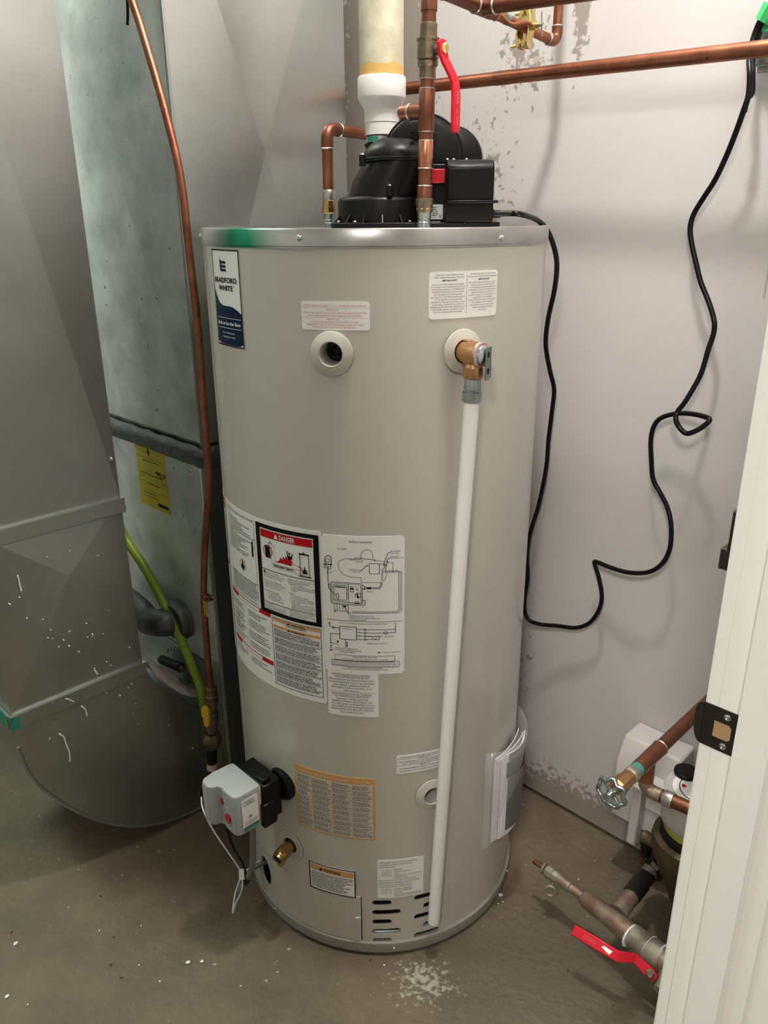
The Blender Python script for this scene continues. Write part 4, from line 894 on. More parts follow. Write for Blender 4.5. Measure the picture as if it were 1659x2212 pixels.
# ================================================================== POWER CORD
cord = thing('power_cord', 'black power cord looping from the blower down and up along the right wall', 'cord', at_b(1130, 1310, 1.30))
CP = [((b1_+.004, 1.335, pe.z),), ((b1_+.03, 1.335, pe.z+.0005),)]
cpp = [V(c[0]) for c in CP]
seq = [(1125, 463, 1.10), (1158, 474, 1.165), (1180, 494, 1.205), (1195, 528, 1.215), (1203, 570, 1.22), (1198, 625, 1.22), (1184, 690, 1.24), (1179, 745, 1.26), (1188, 800, 1.28), (1197, 840, 1.30), (1193, 885, 1.31), (1185, 950, 1.32), (1180, 1010, 1.325), (1164, 1090, 1.325), (1146, 1150, 1.315), (1139, 1200, 1.305), (1140, 1250, 1.30), (1133, 1300, 1.30), (1139, 1335, 1.305), (1165, 1348, 1.31), (1205, 1352, 1.32), (1245, 1356, 1.325), (1275, 1344, 1.325), (1295, 1315, 1.325), (1300, 1285, 1.325), (1294, 1250, 1.325), (1287, 1226, 1.325), (1284, 1214, 1.325), (1292, 1215, 1.32), (1322, 1227, 1.315), (1360, 1237, 1.31), (1400, 1236, 1.31), (1430, 1218, 1.31), (1447, 1185, 1.315), (1450, 1140, 1.315), (1443, 1100, 1.32), (1428, 1068, 1.32), (1411, 1035, 1.32), (1407, 990, 1.32), (1406, 950, 1.32), (1413, 920, 1.32), (1430, 902, 1.32), (1465, 893, 1.315), (1500, 895, 1.31), (1527, 902, 1.30), (1532, 909, 1.295), (1518, 922, 1.29), (1498, 933, 1.285), (1482, 936, 1.285), (1468, 924, 1.285), (1460, 906, 1.285), (1463, 890, 1.29), (1480, 868, 1.295), (1504, 828, 1.305), (1517, 800, 1.31), (1530, 755, 1.315), (1541, 722, 1.32), (1543, 695, 1.32), (1532, 655, 1.325), (1514, 610, 1.325), (1504, 570, 1.325), (1494, 525, 1.325), (1491, 492, 1.325), (1499, 462, 1.325), (1520, 427, 1.32), (1545, 388, 1.315), (1570, 335, 1.31), (1590, 285, 1.305), (1606, 240, 1.30), (1617, 205, 1.30), (1620, 165, 1.30), (1619, 125, 1.31), (1627, 85, 1.315), (1640, 50, 1.315), (1656, 25, 1.31), (1672, 5, 1.30), (1690, -30, 1.30)]
cpp += [at_b(*q) for q in seq]
build('cord', MB().tube(cpp, .0045, 10, smooth=5), 'cord', cord)
c2 = [at_b(*q) for q in [(1608, 243, 1.31), (1614, 215, 1.31), (1625, 200, 1.315), (1626, 160, 1.315), (1627, 125, 1.32), (1637, 82, 1.32), (1648, 52, 1.32), (1662, 30, 1.32), (1690, 0, 1.32)]]
build('doubled_strand', MB().tube(c2, .0040, 10, smooth=5), 'cord', cord)
gt = thing('green_tape', 'bright green tape wrapped round the cord at the top right corner', 'tape', at_b(1655, 45, 1.31))
tp = MB(); q0, q1 = at_b(1646, 47, 1.31), at_b(1668, 12, 1.31); tp.tube([q0, (q0+q1)/2, q1], [.011, .014], 8)
build('tape_wrap', tp, 'green_tape', gt)
tq = MB(); e0 = at_b(1650, 42, 1.31); tq.box(FR(at_b(1657, 45, 1.318), -B_DIR, V((.3, 0, 1))), .026, .022, .0012); build('tape_tail', tq, 'green_tape', gt)
ob_ = MB(); ob_.box(FR(at_b(1668, 80, 1.345), -B_DIR, UP), .075, .040, .02); tag(build('outlet_box', ob_, 'zinc', bevel=.002), 'grey metal box on the wall at the right edge below the green tape', 'outlet box')

# ================================================================== VENT PIPE
VX, VY = .001, 1.5
vz = lambda v: at_depth(824, v, VY-.03).z
vent = thing('vent_pipe', 'white plastic exhaust vent pipe rising from the blower to the ceiling', 'pipe', (VX, VY, vz(287)))
Fv = Matrix.Translation((VX, VY, 0))
build('reducer_bushing', MB().lathe(Fv, [(.0265, vz(290)), (.0290, vz(289)), (.0290, vz(260)), (.0265, vz(259))], 48), 'pvc', vent, angle=50)
build('reducer', MB().lathe(Fv, [(.0285, vz(262)), (.0298, vz(261)), (.0298, vz(236)), (.0310, vz(232)), (.0385, vz(214)), (.0408, vz(208)), (.0412, vz(206)), (.0412, vz(164)), (.0400, vz(160)), (.036, vz(160))], 56), 'pvc', vent, angle=40, label='white stepped reducer fitting')
build('pipe', MB().lathe(Fv, [(.0372, vz(165)), (.0372, 2.71)], 56), 'pvc_old', vent, label='long cream coloured upper pipe')
pg_ = MB(); n_ = 56; vs = []; fs = []
for k in range(n_):
    t = 2*math.pi*k/n_; zz = vz(136)+.0016*math.sin(5*t)+.001*math.sin(11*t)
    vs += [V((VX+.0375*math.cos(t), VY+.0375*math.sin(t), vz(163))), V((VX+.0375*math.cos(t), VY+.0375*math.sin(t), zz))]; q = (k+1) % n_; fs.append((2*k, 2*q, 2*q+1, 2*k+1))
pg_.add(vs, fs); build('primer_band', pg_, 'glue', vent, label='amber primer stain above the fitting')

# ================================================================== COPPER PLUMBING ABOVE THE HEATER
def nipple(p, z0, z1, r, parent):
    build('threaded_nipple', MB().lathe(Matrix.Translation((p[0], p[1], 0)), [(r, z0), (r, z0+.3*(z1-z0)), (r*.93, z0+.33*(z1-z0)), (r*.93, z0+.5*(z1-z0)), (r, z0+.53*(z1-z0)), (r, z1)], 24), 'zinc', parent, label='galvanised nipple')
# right riser with ball valve
RX, RY = .0655, 1.300
rz = lambda v: at_depth(916, v, RY).z
riser = thing('water_riser', 'copper water riser with a red lever ball valve standing in front of the blower', 'pipe', (RX, RY, TOP))
nipple((RX, RY), TOP, rz(452), .0108, riser)
def seg(p0, p1, prof, m, name, parent, n=24, **k): return build(name, MB().prof(p0, p1, prof, n), m, parent, **k)
P_ = lambda v, dx=0: V((RX+dx+.004*(470-v)/470, RY, rz(v)))
seg(P_(460), P_(428), [(0, .0112), (.12, .0126), (.5, .0126), (.55, .0138), (.95, .0138), (1, .0118)], 'brass_old', 'union_nut', riser, n=8, label='brass adapter', angle=30)
seg(P_(454), P_(448), [(0, .0115), (.5, .0120), (1, .0113)], 'glue', 'thread_sealant', riser)
seg(P_(430), P_(402), [(0, .0112), (.04, .0118), (.9, .0118), (1, .0106)], 'copper_dark', 'copper_adapter', riser)
seg(P_(403), P_(362), [(0, .0103), (1, .0103)], 'copper', 'pipe', riser)
seg(P_(365), P_(303), [(0, .0106), (.04, .0112), (.96, .0112), (1, .0104)], 'copper_new', 'coupling', riser, label='bright new copper coupling')
for v in (402, 364, 304, 285, 192, 170): seg(P_(v+1.6), P_(v-1.8), [(0, .0110), (.5, .0122), (1, .0108)], 'solder', 'solder_ring', riser)
seg(P_(303), P_(283), [(0, .0103), (1, .0103)], 'copper', 'pipe', riser)
seg(P_(285), P_(192), [(0, .0112), (.03, .0120), (.97, .0120), (1, .0110)], 'copper_dark', 'tee_fitting', riser)
st0 = P_(240); sdir = (V((at_depth(858, 244, 1.335)))-st0).normalized()
seg(st0, st0+sdir*.030, [(0, .0115), (1, .0115)], 'copper_dark', 'tee_branch', riser)
seg(st0+sdir*.030, st0+sdir*.050, [(0, .0105), (.72, .0105), (.9, .0095), (1, .006)], 'copper', 'capped_stub', riser)
seg(st0+sdir*.0285, st0+sdir*.0325, [(0, .0114), (.5, .0122), (1, .0108)], 'solder', 'solder_ring', riser)
seg(P_(193), P_(168), [(0, .0106), (1, .0106)], 'copper_dark', 'pipe', riser)
vb = MB().prof(P_(170), P_(50), [(0, .0122), (.20, .0122), (.215, .0135), (.24, .0150), (.31, .0150), (.33, .0132), (.36, .0158), (.50, .0160), (.66, .0156), (.69, .0170), (.725, .0170), (.74, .0128), (.985, .0126), (1, .0110)], 28)
st = P_(110); tocam = V((.75, -.66, 0)).normalized()
vb.cyl(st, st+tocam*.026, .0075, .0065)
vbody = build('ball_valve', vb, 'brass_old', riser, angle=32)
# lever
hv = st+tocam*.026; side = V((.66, .75, 0)).normalized()
F = Matrix(((side.x, 0, tocam.x, hv.x), (side.y, 0, tocam.y, hv.y), (0, 1, 0, hv.z), (0, 0, 0, 1)))
def levermesh(path, w, th):
    mb = MB(); vs = []; fs = []
    for k, (x, y, z, ww) in enumerate(path):
        a_ = V(path[max(k-1, 0)][:3]); b_ = V(path[min(k+1, len(path)-1)][:3]); d = (b_-a_).normalized(); nx = V((d.y, -d.x, 0)).normalized()
        nn = d.cross(nx).normalized(); c = V((x, y, z))
        vs += [F @ (c+nx*ww*w-nn*th/2), F @ (c-nx*ww*w-nn*th/2), F @ (c-nx*ww*w+nn*th/2), F @ (c+nx*ww*w+nn*th/2)]
        if k:
            q = 4*k-4
            for t in range(4): fs.append((q+t, q+4+t, q+4+(t+1) % 4, q+(t+1) % 4))
    k = len(path)-1; fs += [(0, 1, 2, 3), (4*k+3, 4*k+2, 4*k+1, 4*k)]
    return mb.add(vs, fs)
lv_ = levermesh([(-.003, .0115, .001, .55), (-.003, .008, .001, 1.0), (-.001, -.004, .001, 1.02), (.002, -.016, .004, .85), (.008, -.030, .010, .85), (.013, -.042, .014, .92), (.015, -.060, .015, 1.0), (.015, -.098, .015, 1.0), (.015, -.106, .015, .9), (.015, -.110, .015, .5)], .0088, .0055)
lever = build('red_lever', lv_, 'red', vbody, bevel=.0014, label='red lever handle hanging down')
seg(hv+tocam*.001, hv+tocam*.008, [(0, .0075), (.6, .0075), (1, .0055)], 'hardware', 'lever_nut', vbody, n=6, angle=25)
# embossed lettering on the lever, reading downwards
fn = lambda x, y, h: F @ V((.0185-.007*y, -.052-.050*x, .0152+.0031+h))
ik = Ink(); ik.text('MAR', .06, .40, .75, .52, True); 
for k, (a_, b_) in enumerate(((.50, .66), (.70, .95))): ik.rect(a_, .30+.0*k, b_, .36, 1); ik.rect(a_, .55, b_, .61, 1)
build('lever_lettering', MB().add([fn(x, y, 0) for x, y in ik.v], ik.f), mat('pale_red_print', (.75, .28, .30), .5), vbody)
# riser top: elbow and run towards the wall, then the header pipe and the grounded branch
e_top = P_(18)+V((0, 0, .028)); jx = at_depth(1042, 17, 1.405)
run = bend_pts(P_(50), e_top, jx, .022, 8)
build('pipe', MB().tube([P_(55)]+run+[jx], .0105, 20), 'copper_dark', riser)
el = bend_pts(P_(22), e_top, jx, .022, 8)
build('elbow', MB().tube([P_(24)]+el+[el[-1]+(jx-el[-1]).normalized()*.012], .0119, 20), 'copper_dark', riser)
d1 = (jx-e_top).normalized()
for q in (.020,): seg(jx-d1*(q+.002), jx-d1*(q-.002), [(0, .0115), (.5, .0127), (1, .0112)], 'solder', 'solder_ring', riser)
header = thing('header_pipe', 'thick copper pipe crossing the top edge of the picture to the right', 'pipe', jx)
h_end = W(-.16, 1.115, 1.585)
h_dir = (W(.5, 1.1, 1.585)-W(-.876, 1.1, 1.624)).normalized()
tj = MB().prof(jx-d1*.020, jx+d1*.024, [(0, .0116), (1, .0116)], 20); tj.prof(jx, jx+h_dir*.026, [(0, .0116), (1, .0122)], 20)
build('tee_fitting', tj, 'copper_dark', header)
seg(jx+h_dir*.02, W(-.26, (jx.x+jx.y)*R2, 1.590), [(0, .0112), (1, .0112)], 'copper_dark', 'pipe', header)
seg(jx+h_dir*.024, jx+h_dir*.028, [(0, .0118), (.5, .0130), (1, .0116)], 'solder', 'solder_ring', header)
br1 = at_b(1202, 92, 1.285)
branch = thing('branch_pipe', 'thinner copper pipe running back to the wall with a grounding clamp on it', 'pipe', br1)
bd = (br1-jx).normalized(); up1 = V((br1.x, br1.y, 2.71))
build('pipe', MB().tube([jx+bd*.02]+bend_pts(jx, br1, up1, .018, 8)+[up1], .0078, 16), 'copper', branch)
build('elbow', MB().tube([br1-bd*.022]+bend_pts(jx, br1, up1, .016, 8)+[br1+V((0, 0, .024))], .0090, 16), 'copper_dark', branch)
for p_, d_ in ((br1-bd*.022, bd), (br1+V((0, 0, .024)), UP), (jx+bd*.032, bd)): seg(p_-d_*.0016, p_+d_*.0016, [(0, .0088), (.5, .0100), (1, .0086)], 'solder', 'solder_ring', branch)
seg(jx+bd*.052, jx+bd*.060, [(0, .0082), (1, .0082)], 'verdigris', 'verdigris_band', branch)
seg(jx+bd*.012, jx+bd*.032, [(0, .0105), (.7, .0098), (1, .0088)], 'copper_dark', 'reducer', branch)
# ground clamp
kc = jx+(br1-jx)*.56; side = bd.cross(UP).normalized(); upn = side.cross(bd).normalized()
gc = thing('grounding_clamp', 'brass coloured grounding clamp bolted round the thinner copper pipe', 'clamp', kc)
for s_ in (-1, 1):
    b_ = MB(); F = FR(kc+bd*.0, bd, upn)
    b_.prism(F, [(.030, s_*.002), (.030, s_*.0085), (.012, s_*.0135), (-.012, s_*.0135), (-.030, s_*.0085), (-.030, s_*.002), (-.020, s_*.002), (-.010, s_*.0095), (.010, s_*.0095), (.020, s_*.002)], -.0075, .0075)
    build('jaw', b_, 'hardware', gc, bevel=.001)
for q in (.024, -.024):
    seg(kc+upn*q-side*.026, kc+upn*q+side*.012, [(0, .0026), (.9, .0026), (.905, .0055), (1, .0055)], 'hardware', 'bolt', gc, n=12)
seg(kc+side*.010, kc+side*.030, [(0, .0058), (.6, .0058), (.62, .0042), (1, .0042)], 'hardware', 'wire_lug', gc, n=14)
build('thumb_screw', MB().cyl(kc+side*.034-upn*.017+bd*.004, kc+side*.034+upn*.017-bd*.004, .0011, n=8).cyl(kc+side*.028, kc+side*.036, .0030, n=10), 'zinc', gc)
gw = thing('ground_wire', 'bare copper ground wire leading to the grounding clamp', 'wire', kc+side*.01)
g0 = at_depth(1058, 8, 1.42)
build('wire', MB().tube([g0, at_depth(1086, 36, 1.425), at_depth(1106, 52, 1.43), kc+side*.017-bd*.02, kc+side*.017+bd*.004], .0030, 8, smooth=5), 'copper', gw)
# left riser
LX, LY = -.0955, 1.515
lz = lambda v: at_depth(712, v, LY).z
lp = thing('cold_water_riser', 'copper pipe with an elbow rising behind the left side of the blower', 'pipe', (LX, LY, TOP))
nipple((LX, LY), TOP, lz(460), .0100, lp)
Q = lambda v: V((LX, LY, lz(v)))
seg(Q(462), Q(432), [(0, .0105), (.1, .0122), (.5, .0122), (.52, .0112), (.95, .0112), (1, .0104)], 'brass', 'adapter', lp, n=8, angle=30)
seg(Q(432), Q(410), [(0, .0108), (.1, .0114), (.9, .0114), (1, .0104)], 'solder', 'soldered_socket', lp)
le = V((LX, LY, lz(277))); ld = V((.055, .066, -.002)).normalized(); lend = le+ld*.30
build('pipe', MB().tube([Q(412)]+bend_pts(Q(412), le, lend, .020, 8)+[lend], .0098, 18), 'copper', lp)
build('elbow', MB().tube([le-V((0, 0, .032))]+bend_pts(Q(412), le, lend, .020, 8)+[le+ld*.032], .0110, 18), 'copper_dark', lp)
for p_, d_ in ((le-V((0, 0, .032)), UP), (le+ld*.032, ld)): seg(p_-d_*.0016, p_+d_*.0016, [(0, .0108), (.5, .0118), (1, .0104)], 'solder', 'solder_ring', lp)
# long horizontal pipe along the wall
hp = thing('wall_pipe', 'long copper pipe running level along the right wall behind the red lever', 'pipe', W(-.5, 1.25, 1.53))
w0, w1 = at_b(812, 199, 1.25), at_b(1720, 97, 1.25)
build('pipe', MB().tube([w0, w1], .0112, 20), 'copper', hp)
wd = (w1-w0).normalized()
m_ = at_b(1087, 160, 1.25); m_ = w0+wd*(m_-w0).dot(wd); seg(m_-wd*.016, m_+wd*.016, [(0, .0116), (1, .0116)], 'copper_dark', 'coupling', hp)
build('elbow', MB().tube(bend_pts(w0+wd*.03, w0, w0+V((0, 0, -.05)), .02, 6)+[w0-V((0, 0, .04))], .0122, 18), 'copper_dark', hp)

# ================================================================== FURNACE, PLENUM
FA, FB = -1.3005, .797       # side plane (a) and front plane (b) of the cabinet
ZT = .882
furn = thing('furnace', 'grey galvanised furnace cabinet between the ducts and the water heater', 'furnace', W(FA-.27, FB+.2, 0))
fb = MB(); wbox(fb, FA-.535, FA, FB, FB+.52, .02, ZT); build('cabinet', fb, mat('shade_darkened_cabinet', (.07, .075, .073), .5), furn, bevel=.002)  # cabinet colour darkened to stand in for shade in the gap by the tank
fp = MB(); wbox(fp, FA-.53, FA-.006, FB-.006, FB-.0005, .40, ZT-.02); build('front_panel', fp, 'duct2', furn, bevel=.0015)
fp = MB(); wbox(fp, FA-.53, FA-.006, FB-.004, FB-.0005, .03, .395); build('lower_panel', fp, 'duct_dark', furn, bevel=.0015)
ed = MB(); wbox(ed, FA-.0055, FA+.0008, FB-.0055, FB+.0008, .03, ZT-.01); build('corner_edge', ed, 'seam', furn, label='bright folded corner edge')
e2 = MB(); wbox(e2, FA-.020, FA-.007, FB-.010, FB-.004, .03, .42); build('corner_flange', e2, 'duct', furn)
for q in ((411, 1016), (243, 992)):
    p = at_b(*q, FB-.006); 
    if q[0] > 300: screw('screw', p, -B_DIR, .0035, furn)
# energy sticker
tl_, tr2, bl_ = at_b(290, 946, FB-.006), at_b(354, 978, FB-.006), at_b(306, 1085, FB-.006)
fn, sz = on_plane(tl_, A_DIR, UP, -B_DIR, (tr2-tl_).length*.995, .150)
lb = Label(furn, 'energy_sticker', fn, sz, .001, 'yellow', 'yellow energy rating sticker on the furnace front reading 95.0'); i = lb.ink('ink'); a = lb.asp
i.text('ENERGUIDE', .05, .95, .075, .065, True); i.poly([(.40, .13), (.46, .19), (.52, .13)]); i.rect(.445, .05, .475, .14, 1)
i.rect(.0, .235, 1, .239); g = lb.ink('grey_ink'); g.fine(.25, .8, .285, .016, .05); i.text('95.0', .66, .98, .455, .062, True); i.rect(.12, .48, .90, .490); i.poly([(.78, .465), (.83, .488), (.88, .465)])
i.rect(0, .615, 1, .618); g.fine(.10, .28, .535, .012); g.fine(.80, .98, .545, .012, .05); g.fine(.82, .98, .570, .012, .05); g.fine(.3, .72, .635, .016, .05); i.rect(0, .735, 1, .738); g.fine(.15, .6, .79, .014, .05); g.fine(.15, .68, .84, .014, .05); i.rect(.62, .885, .97, .935); 
lb.done()
# plenum above, with folded cross-break faces
PB1 = 1.198
plen = thing('supply_plenum', 'tall galvanised supply plenum on top of the furnace reaching the ceiling', 'duct', W(FA-.24, FB+.2, ZT))
def facet(a0, b0, a1, b1, z0, z1, creases, depth, n_):   # creases: where the folds cross
    """vertical sheet from (a0,b0) to (a1,b1) with an X fold standing proud by depth"""
    c = (W(a0, b0, (z0+z1)/2)+W(a1, b1, (z0+z1)/2))/2+n_*depth
    if creases is not None: c = V(creases)+n_*depth
    return [W(a0, b0, z0), W(a1, b1, z0), W(a1, b1, z1), W(a0, b0, z1), c], [(0, 1, 4), (1, 2, 4), (2, 3, 4), (3, 0, 4)]
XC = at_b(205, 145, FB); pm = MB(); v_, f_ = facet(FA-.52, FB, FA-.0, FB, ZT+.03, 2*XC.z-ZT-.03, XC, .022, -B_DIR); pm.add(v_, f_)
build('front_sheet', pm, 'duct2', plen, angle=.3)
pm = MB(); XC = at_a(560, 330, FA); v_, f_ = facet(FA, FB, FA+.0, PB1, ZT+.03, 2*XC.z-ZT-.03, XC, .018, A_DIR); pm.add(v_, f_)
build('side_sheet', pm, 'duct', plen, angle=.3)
pm = MB(); wbox(pm, FA-.519, FA-.003, FB+.003, PB1-.001, ZT, 2.71); build('plenum_body', pm, 'duct', plen)
pm = MB(); wbox(pm, FA-.004, FA+.0015, FB-.0015, FB+.004, ZT+.02, 2.71); build('corner_seam', pm, 'duct_dark', plen)
# tape round the joint
tm = MB(); pts = [W(FA-.53, FB-.008, 0), W(FA+.010, FB-.008, 0), W(FA+.010, FB+.30, 0)]
vs = []; fs = []
rows = [(-.020, .0), (-.018, .004), (-.002, .007), (.0, .013), (.006, .014), (.014, .012), (.020, .004), (.022, 0)]
K = 40
for k in range(K+1):
    t = k/K*1.0
    if t < .62: c = pts[0].lerp(pts[1], t/.62); n_ = -B_DIR
    else: c = pts[1].lerp(pts[2], (t-.62)/.38); n_ = A_DIR
    if abs(t-.62) < .02: n_ = (A_DIR-B_DIR).normalized()
    for q, (dz, dn_) in enumerate(rows): vs.append(c+V((0, 0, ZT+dz+.0015*math.sin(k*1.7+q)))+n_*(dn_-.004+.0012*math.sin(k*2.3+q*2)))
    if k:
        for q in range(len(rows)-1): b_ = k*len(rows)+q; fs.append((b_-len(rows), b_, b_+1, b_-len(rows)+1))
tm.add(vs, fs); tpo = build('tape_strip', tm, 'tape', furn, label='crumpled dark tape sealing the joint above the furnace', angle=50)
tt = MB(); q0 = at_b(466, 967, FB+.055); tt.add([q0, q0+V((.012, 0, -.003)), q0+V((.002, .0, -.022)), q0+V((-.006, 0, -.024))], [(0, 1, 2, 3)]); build('torn_tape_end', tt, 'tape', furn, solid=.0006)

# ================================================================== RETURN DUCT
DA, D0, D1 = -1.380, .384, .654
Z1, Z2 = .817, .449
ret = thing('return_duct', 'large galvanised return air duct on the left with a curved boot at the floor', 'duct', W(DA-.25, .52, 0))
DW = .28
XP = at_a(0, 312, DA); bp_ = (XP.x+XP.y)*R2; zc_ = Z1+(XP.z-Z1)*(D1-.519)/(D1-bp_); up_ = MB(); v_, f_ = facet(DA, D0, DA, D1, Z1, 2*zc_-Z1, W(DA, .519, zc_), .018, A_DIR); up_.add(v_, f_); build('upper_face', up_, 'duct', ret, angle=.3)
up_ = MB(); wbox(up_, DA-DW, DA-.003, D0, D1, Z1, 2.71); build('upper_duct', up_, 'duct', ret, bevel=.001)
md = MB(); v_, f_ = facet(DA, D0, DA, D1, Z2, Z1, at_a(143, 1240, DA), .013, A_DIR); md.add(v_, f_); build('middle_face', md, 'duct', ret, angle=.3)
md = MB(); wbox(md, DA-DW, DA-.003, D0, D1, Z2, Z1); build('middle_duct', md, 'duct', ret, bevel=.001)
for zj, nm in ((Z1, 'upper_joint'), (Z2, 'lower_joint')):
    j = MB(); wbox(j, DA-.004, DA+.0055, D0-.004, D1+.006, zj-.030, zj); wbox(j, DA-DW, DA, D0-.006, D0-.001, zj-.030, zj)
    jj = build('joint_strip', j, 'duct', ret, bevel=.0012)
    j = MB(); wbox(j, DA-.002, DA+.0062, D0-.0045, D1+.006, zj-.0008, zj+.0006); wbox(j, DA-DW, DA, D0-.0065, D0-.004, zj-.0015, zj+.0008)
    build('bright_edge', j, 'seam', jj)
gmk = MB(); wbox(gmk, DA-.075, DA-.006, D0-.0072, D0-.0055, Z2-.029, Z2-.002); wbox(gmk, DA+.0050, DA+.0062, D0-.004, D0+.010, Z2-.028, Z2-.002); build('green_mark', gmk, 'green_ink', ret, label='green ink on the corner of the lower joint')
# boot: cheek outline in (b, z)
heel = [(.384, .42), (.385, .38), (.388, .352), (.394, .318), (.408, .276), (.427, .240), (.450, .202), (.476, .166), (.508, .126), (.545, .090), (.575, .066), (.610, .044), (.650, .026), (.690, .014), (.730, .007), (.775, .004)]
throat = [(.775, .273), (.745, .300), (.711, .340), (.688, .368), (.671, .392), (.660, .415), (.652, .430)]
ch = MB(); pts = heel+throat; n_ = len(pts); c = (.62, .22)
vs = [W(DA, b_, z_) for b_, z_ in pts]+[W(DA+.006, *c)]
ch.add(vs, [(k, (k+1) % n_, n_) for k in range(n_)])
cheek = build('boot_cheek', ch, 'duct', ret, angle=60)
hb = MB(); vs = []; fs = []
for k, (b_, z_) in enumerate(heel): vs += [W(DA, b_, z_), W(DA-DW, b_, z_)]; fs += [(2*k-2, 2*k, 2*k+1, 2*k-1)] if k else []
hb.add(vs, fs); build('boot_heel', hb, 'duct', ret, angle=60)
hb = MB(); vs = []; fs = []
for k, (b_, z_) in enumerate(throat): vs += [W(DA, b_, z_), W(DA-DW, b_, z_)]; fs += [(2*k-2, 2*k, 2*k+1, 2*k-1)] if k else []
hb.add(vs, fs); build('boot_throat', hb, 'duct2', ret, angle=60)
build('cheek_seam', MB().tube([W(DA+.001, b_-.001, z_-.001) for b_, z_ in heel[1:]], .0035, 8), 'duct', ret)
build('throat_seam', MB().tube([W(DA+.001, b_, z_) for b_, z_ in throat], .0025, 8), 'duct', ret)
cl_ = MB(); wbox(cl_, DA-DW, DA-.003, .775, FB-.001, .01, .27); build('furnace_collar', cl_, 'duct_dark', ret)
screw('screw', at_a(241, 991, DA+.002), A_DIR, .0032, ret)
# white drips on the duct
dots = [(110, 1361, 5), (104, 1378, 4), (137, 1382, 3), (152, 1363, 3), (114, 1380, 3), (149, 1365, 3), (150, 1396, 4), (172, 1409, 3), (139, 1384, 2), (128, 1398, 3), (187, 1347, 5), (201, 1371, 4), (201, 1376, 3), (224, 1370, 2), (190, 1377, 2), (281, 1399, 3), (212, 1200, 3), (102, 1203, 4), (151, 1190, 4), (235, 1320, 2), (22, 1306, 4), (59, 1336, 4), (93, 1338, 5), (43, 1291, 3), (111, 1430, 3), (205, 1445, 3), (231, 1497, 4), (260, 1503, 5), (285, 1478, 4), (278, 1486, 3), (294, 1520, 3), (288, 1541, 3), (312, 1543, 3), (297, 1526, 3), (300, 1565, 5), (365, 1566, 4), (417, 1617, 6), (108, 1596, 3), (231, 1430, 3), (240, 1438, 2)]
dm = MB()
for u, v, r in dots:
    p = at_a(u, v, DA+.0085 if v < 1430 else DA+.004); dm.lathe(FR(p, A_DIR), [(r*.00030, -.006), (r*.00030, 0), (r*.00018, .0006), (1e-5, .0008)], 8, caps=False)
for path in ([(38, 1243), (42, 1260), (46, 1277)], [(176, 1525), (184, 1532), (188, 1546)], [(128, 1585), (138, 1592), (142, 1606), (150, 1625), (151, 1645)], [(205, 1448), (208, 1453), (211, 1456)], [(140, 1508), (150, 1511), (160, 1516)]):
    dm.tube([at_a(u, v, DA+.0045 if v > 1440 else DA+.008) for u, v in path], .0016, 6)
build('paint_drips', dm, 'crumb', ret, kind='stuff')
# yellow sticker cut by the left edge
tl_ = at_a(-70, 30, DA+.008); fn, sz = on_plane(W(DA+.0085, .478, 1.625), B_DIR, UP, A_DIR, .0885, .058)
lb = Label(ret, 'yellow_sticker', fn, sz, .001, 'yellow', 'bright yellow sticker high on the left duct'); g = lb.ink('grey_ink')
for k in range(8): g.fine(.55, .96, .15+.1*k, .03, .2)
lb.done()

# ================================================================== GAS LINE, HOSE, THINGS BETWEEN THE DUCTS
GB = .755
gl = thing('gas_pipe', 'thin copper gas line bending down in front of the furnace to a yellow valve', 'pipe', at_b(458, 1640, GB))
gp = [at_b(u, v, GB) for u, v in [(268, -70), (285, 0), (300, 45), (318, 105), (338, 172), (358, 245), (378, 325), (390, 385), (398, 440), (405, 510), (413, 580), (424, 670), (432, 760), (439, 860), (445, 940), (450, 1020), (449, 1080), (444, 1150), (441, 1220), (440, 1290), (445, 1370), (451, 1440), (455, 1490)]]
build('copper_line', MB().tube(gp, .0068, 14, smooth=4), 'copper', gl)
st_ = MB(); p = at_b(447, 1289, GB-.003); st_.box(FR(p, -B_DIR, A_DIR), .030, .011, .012); st = build('pipe_strap', st_, 'copper_dark', gl, bevel=.002, label='red brown pipe strap')
for q in (442, 459): screw('screw', at_b(q, 1290, GB-.0095), -B_DIR, .0015, st, m='hardware')
nb = at_b(443, 1299, GB-.0082); fn, sz = on_plane(nb-A_DIR*.0055, A_DIR, UP, -B_DIR, .0110, .034)
lb = Label(gl, 'pipe_marker', fn, sz, .002, 'yellow', 'yellow NATURAL GAS marker on the copper line'); i = lb.ink('ink')
vs_, fs_ = glyphs('NATURAL GAS', True); a0_ = min(v[0] for v in vs_); b0_ = max(v[0] for v in vs_)
i.add([(.30+.45*(1-(v[1]/.7)), .97-.95*(v[0]-a0_)/(b0_-a0_)) for v in vs_], fs_); lb.done()
g_ = lambda v: at_b(456+(v-1500)*.012, v, GB)
seg(g_(1484), g_(1535), [(0, .0090), (.02, .0115), (.3, .0118), (.33, .0140), (.62, .0140), (.65, .0120), (1, .0120)], 'brass_old', 'flare_fitting', gl, n=14)
seg(g_(1533), g_(1580), [(0, .0125), (.12, .0125), (.15, .0150), (.5, .0155), (.8, .0150), (.83, .0118), (1, .0118)], 'brass_old', 'valve_body', gl, n=18)
hx = at_b(446, 1546, GB-.016)
hm = MB(); F = FR(hx, (-B_DIR+A_DIR*.55), UP); hm.prism(F, [(.024, -.005), (.026, .003), (.018, .009), (.006, .010), (.0, .0075), (-.022, .0055), (-.026, .002), (-.026, -.003), (-.022, -.007), (.0, -.009), (.018, -.009)], -.003, .006)
hh = build('yellow_handle', hm, 'yellow_v', gl, bevel=.002, label='yellow gas valve handle turned in line with the pipe')
screw('screw', hx-B_DIR*.006-A_DIR*.002, -B_DIR, .0026, hh, m='hardware')
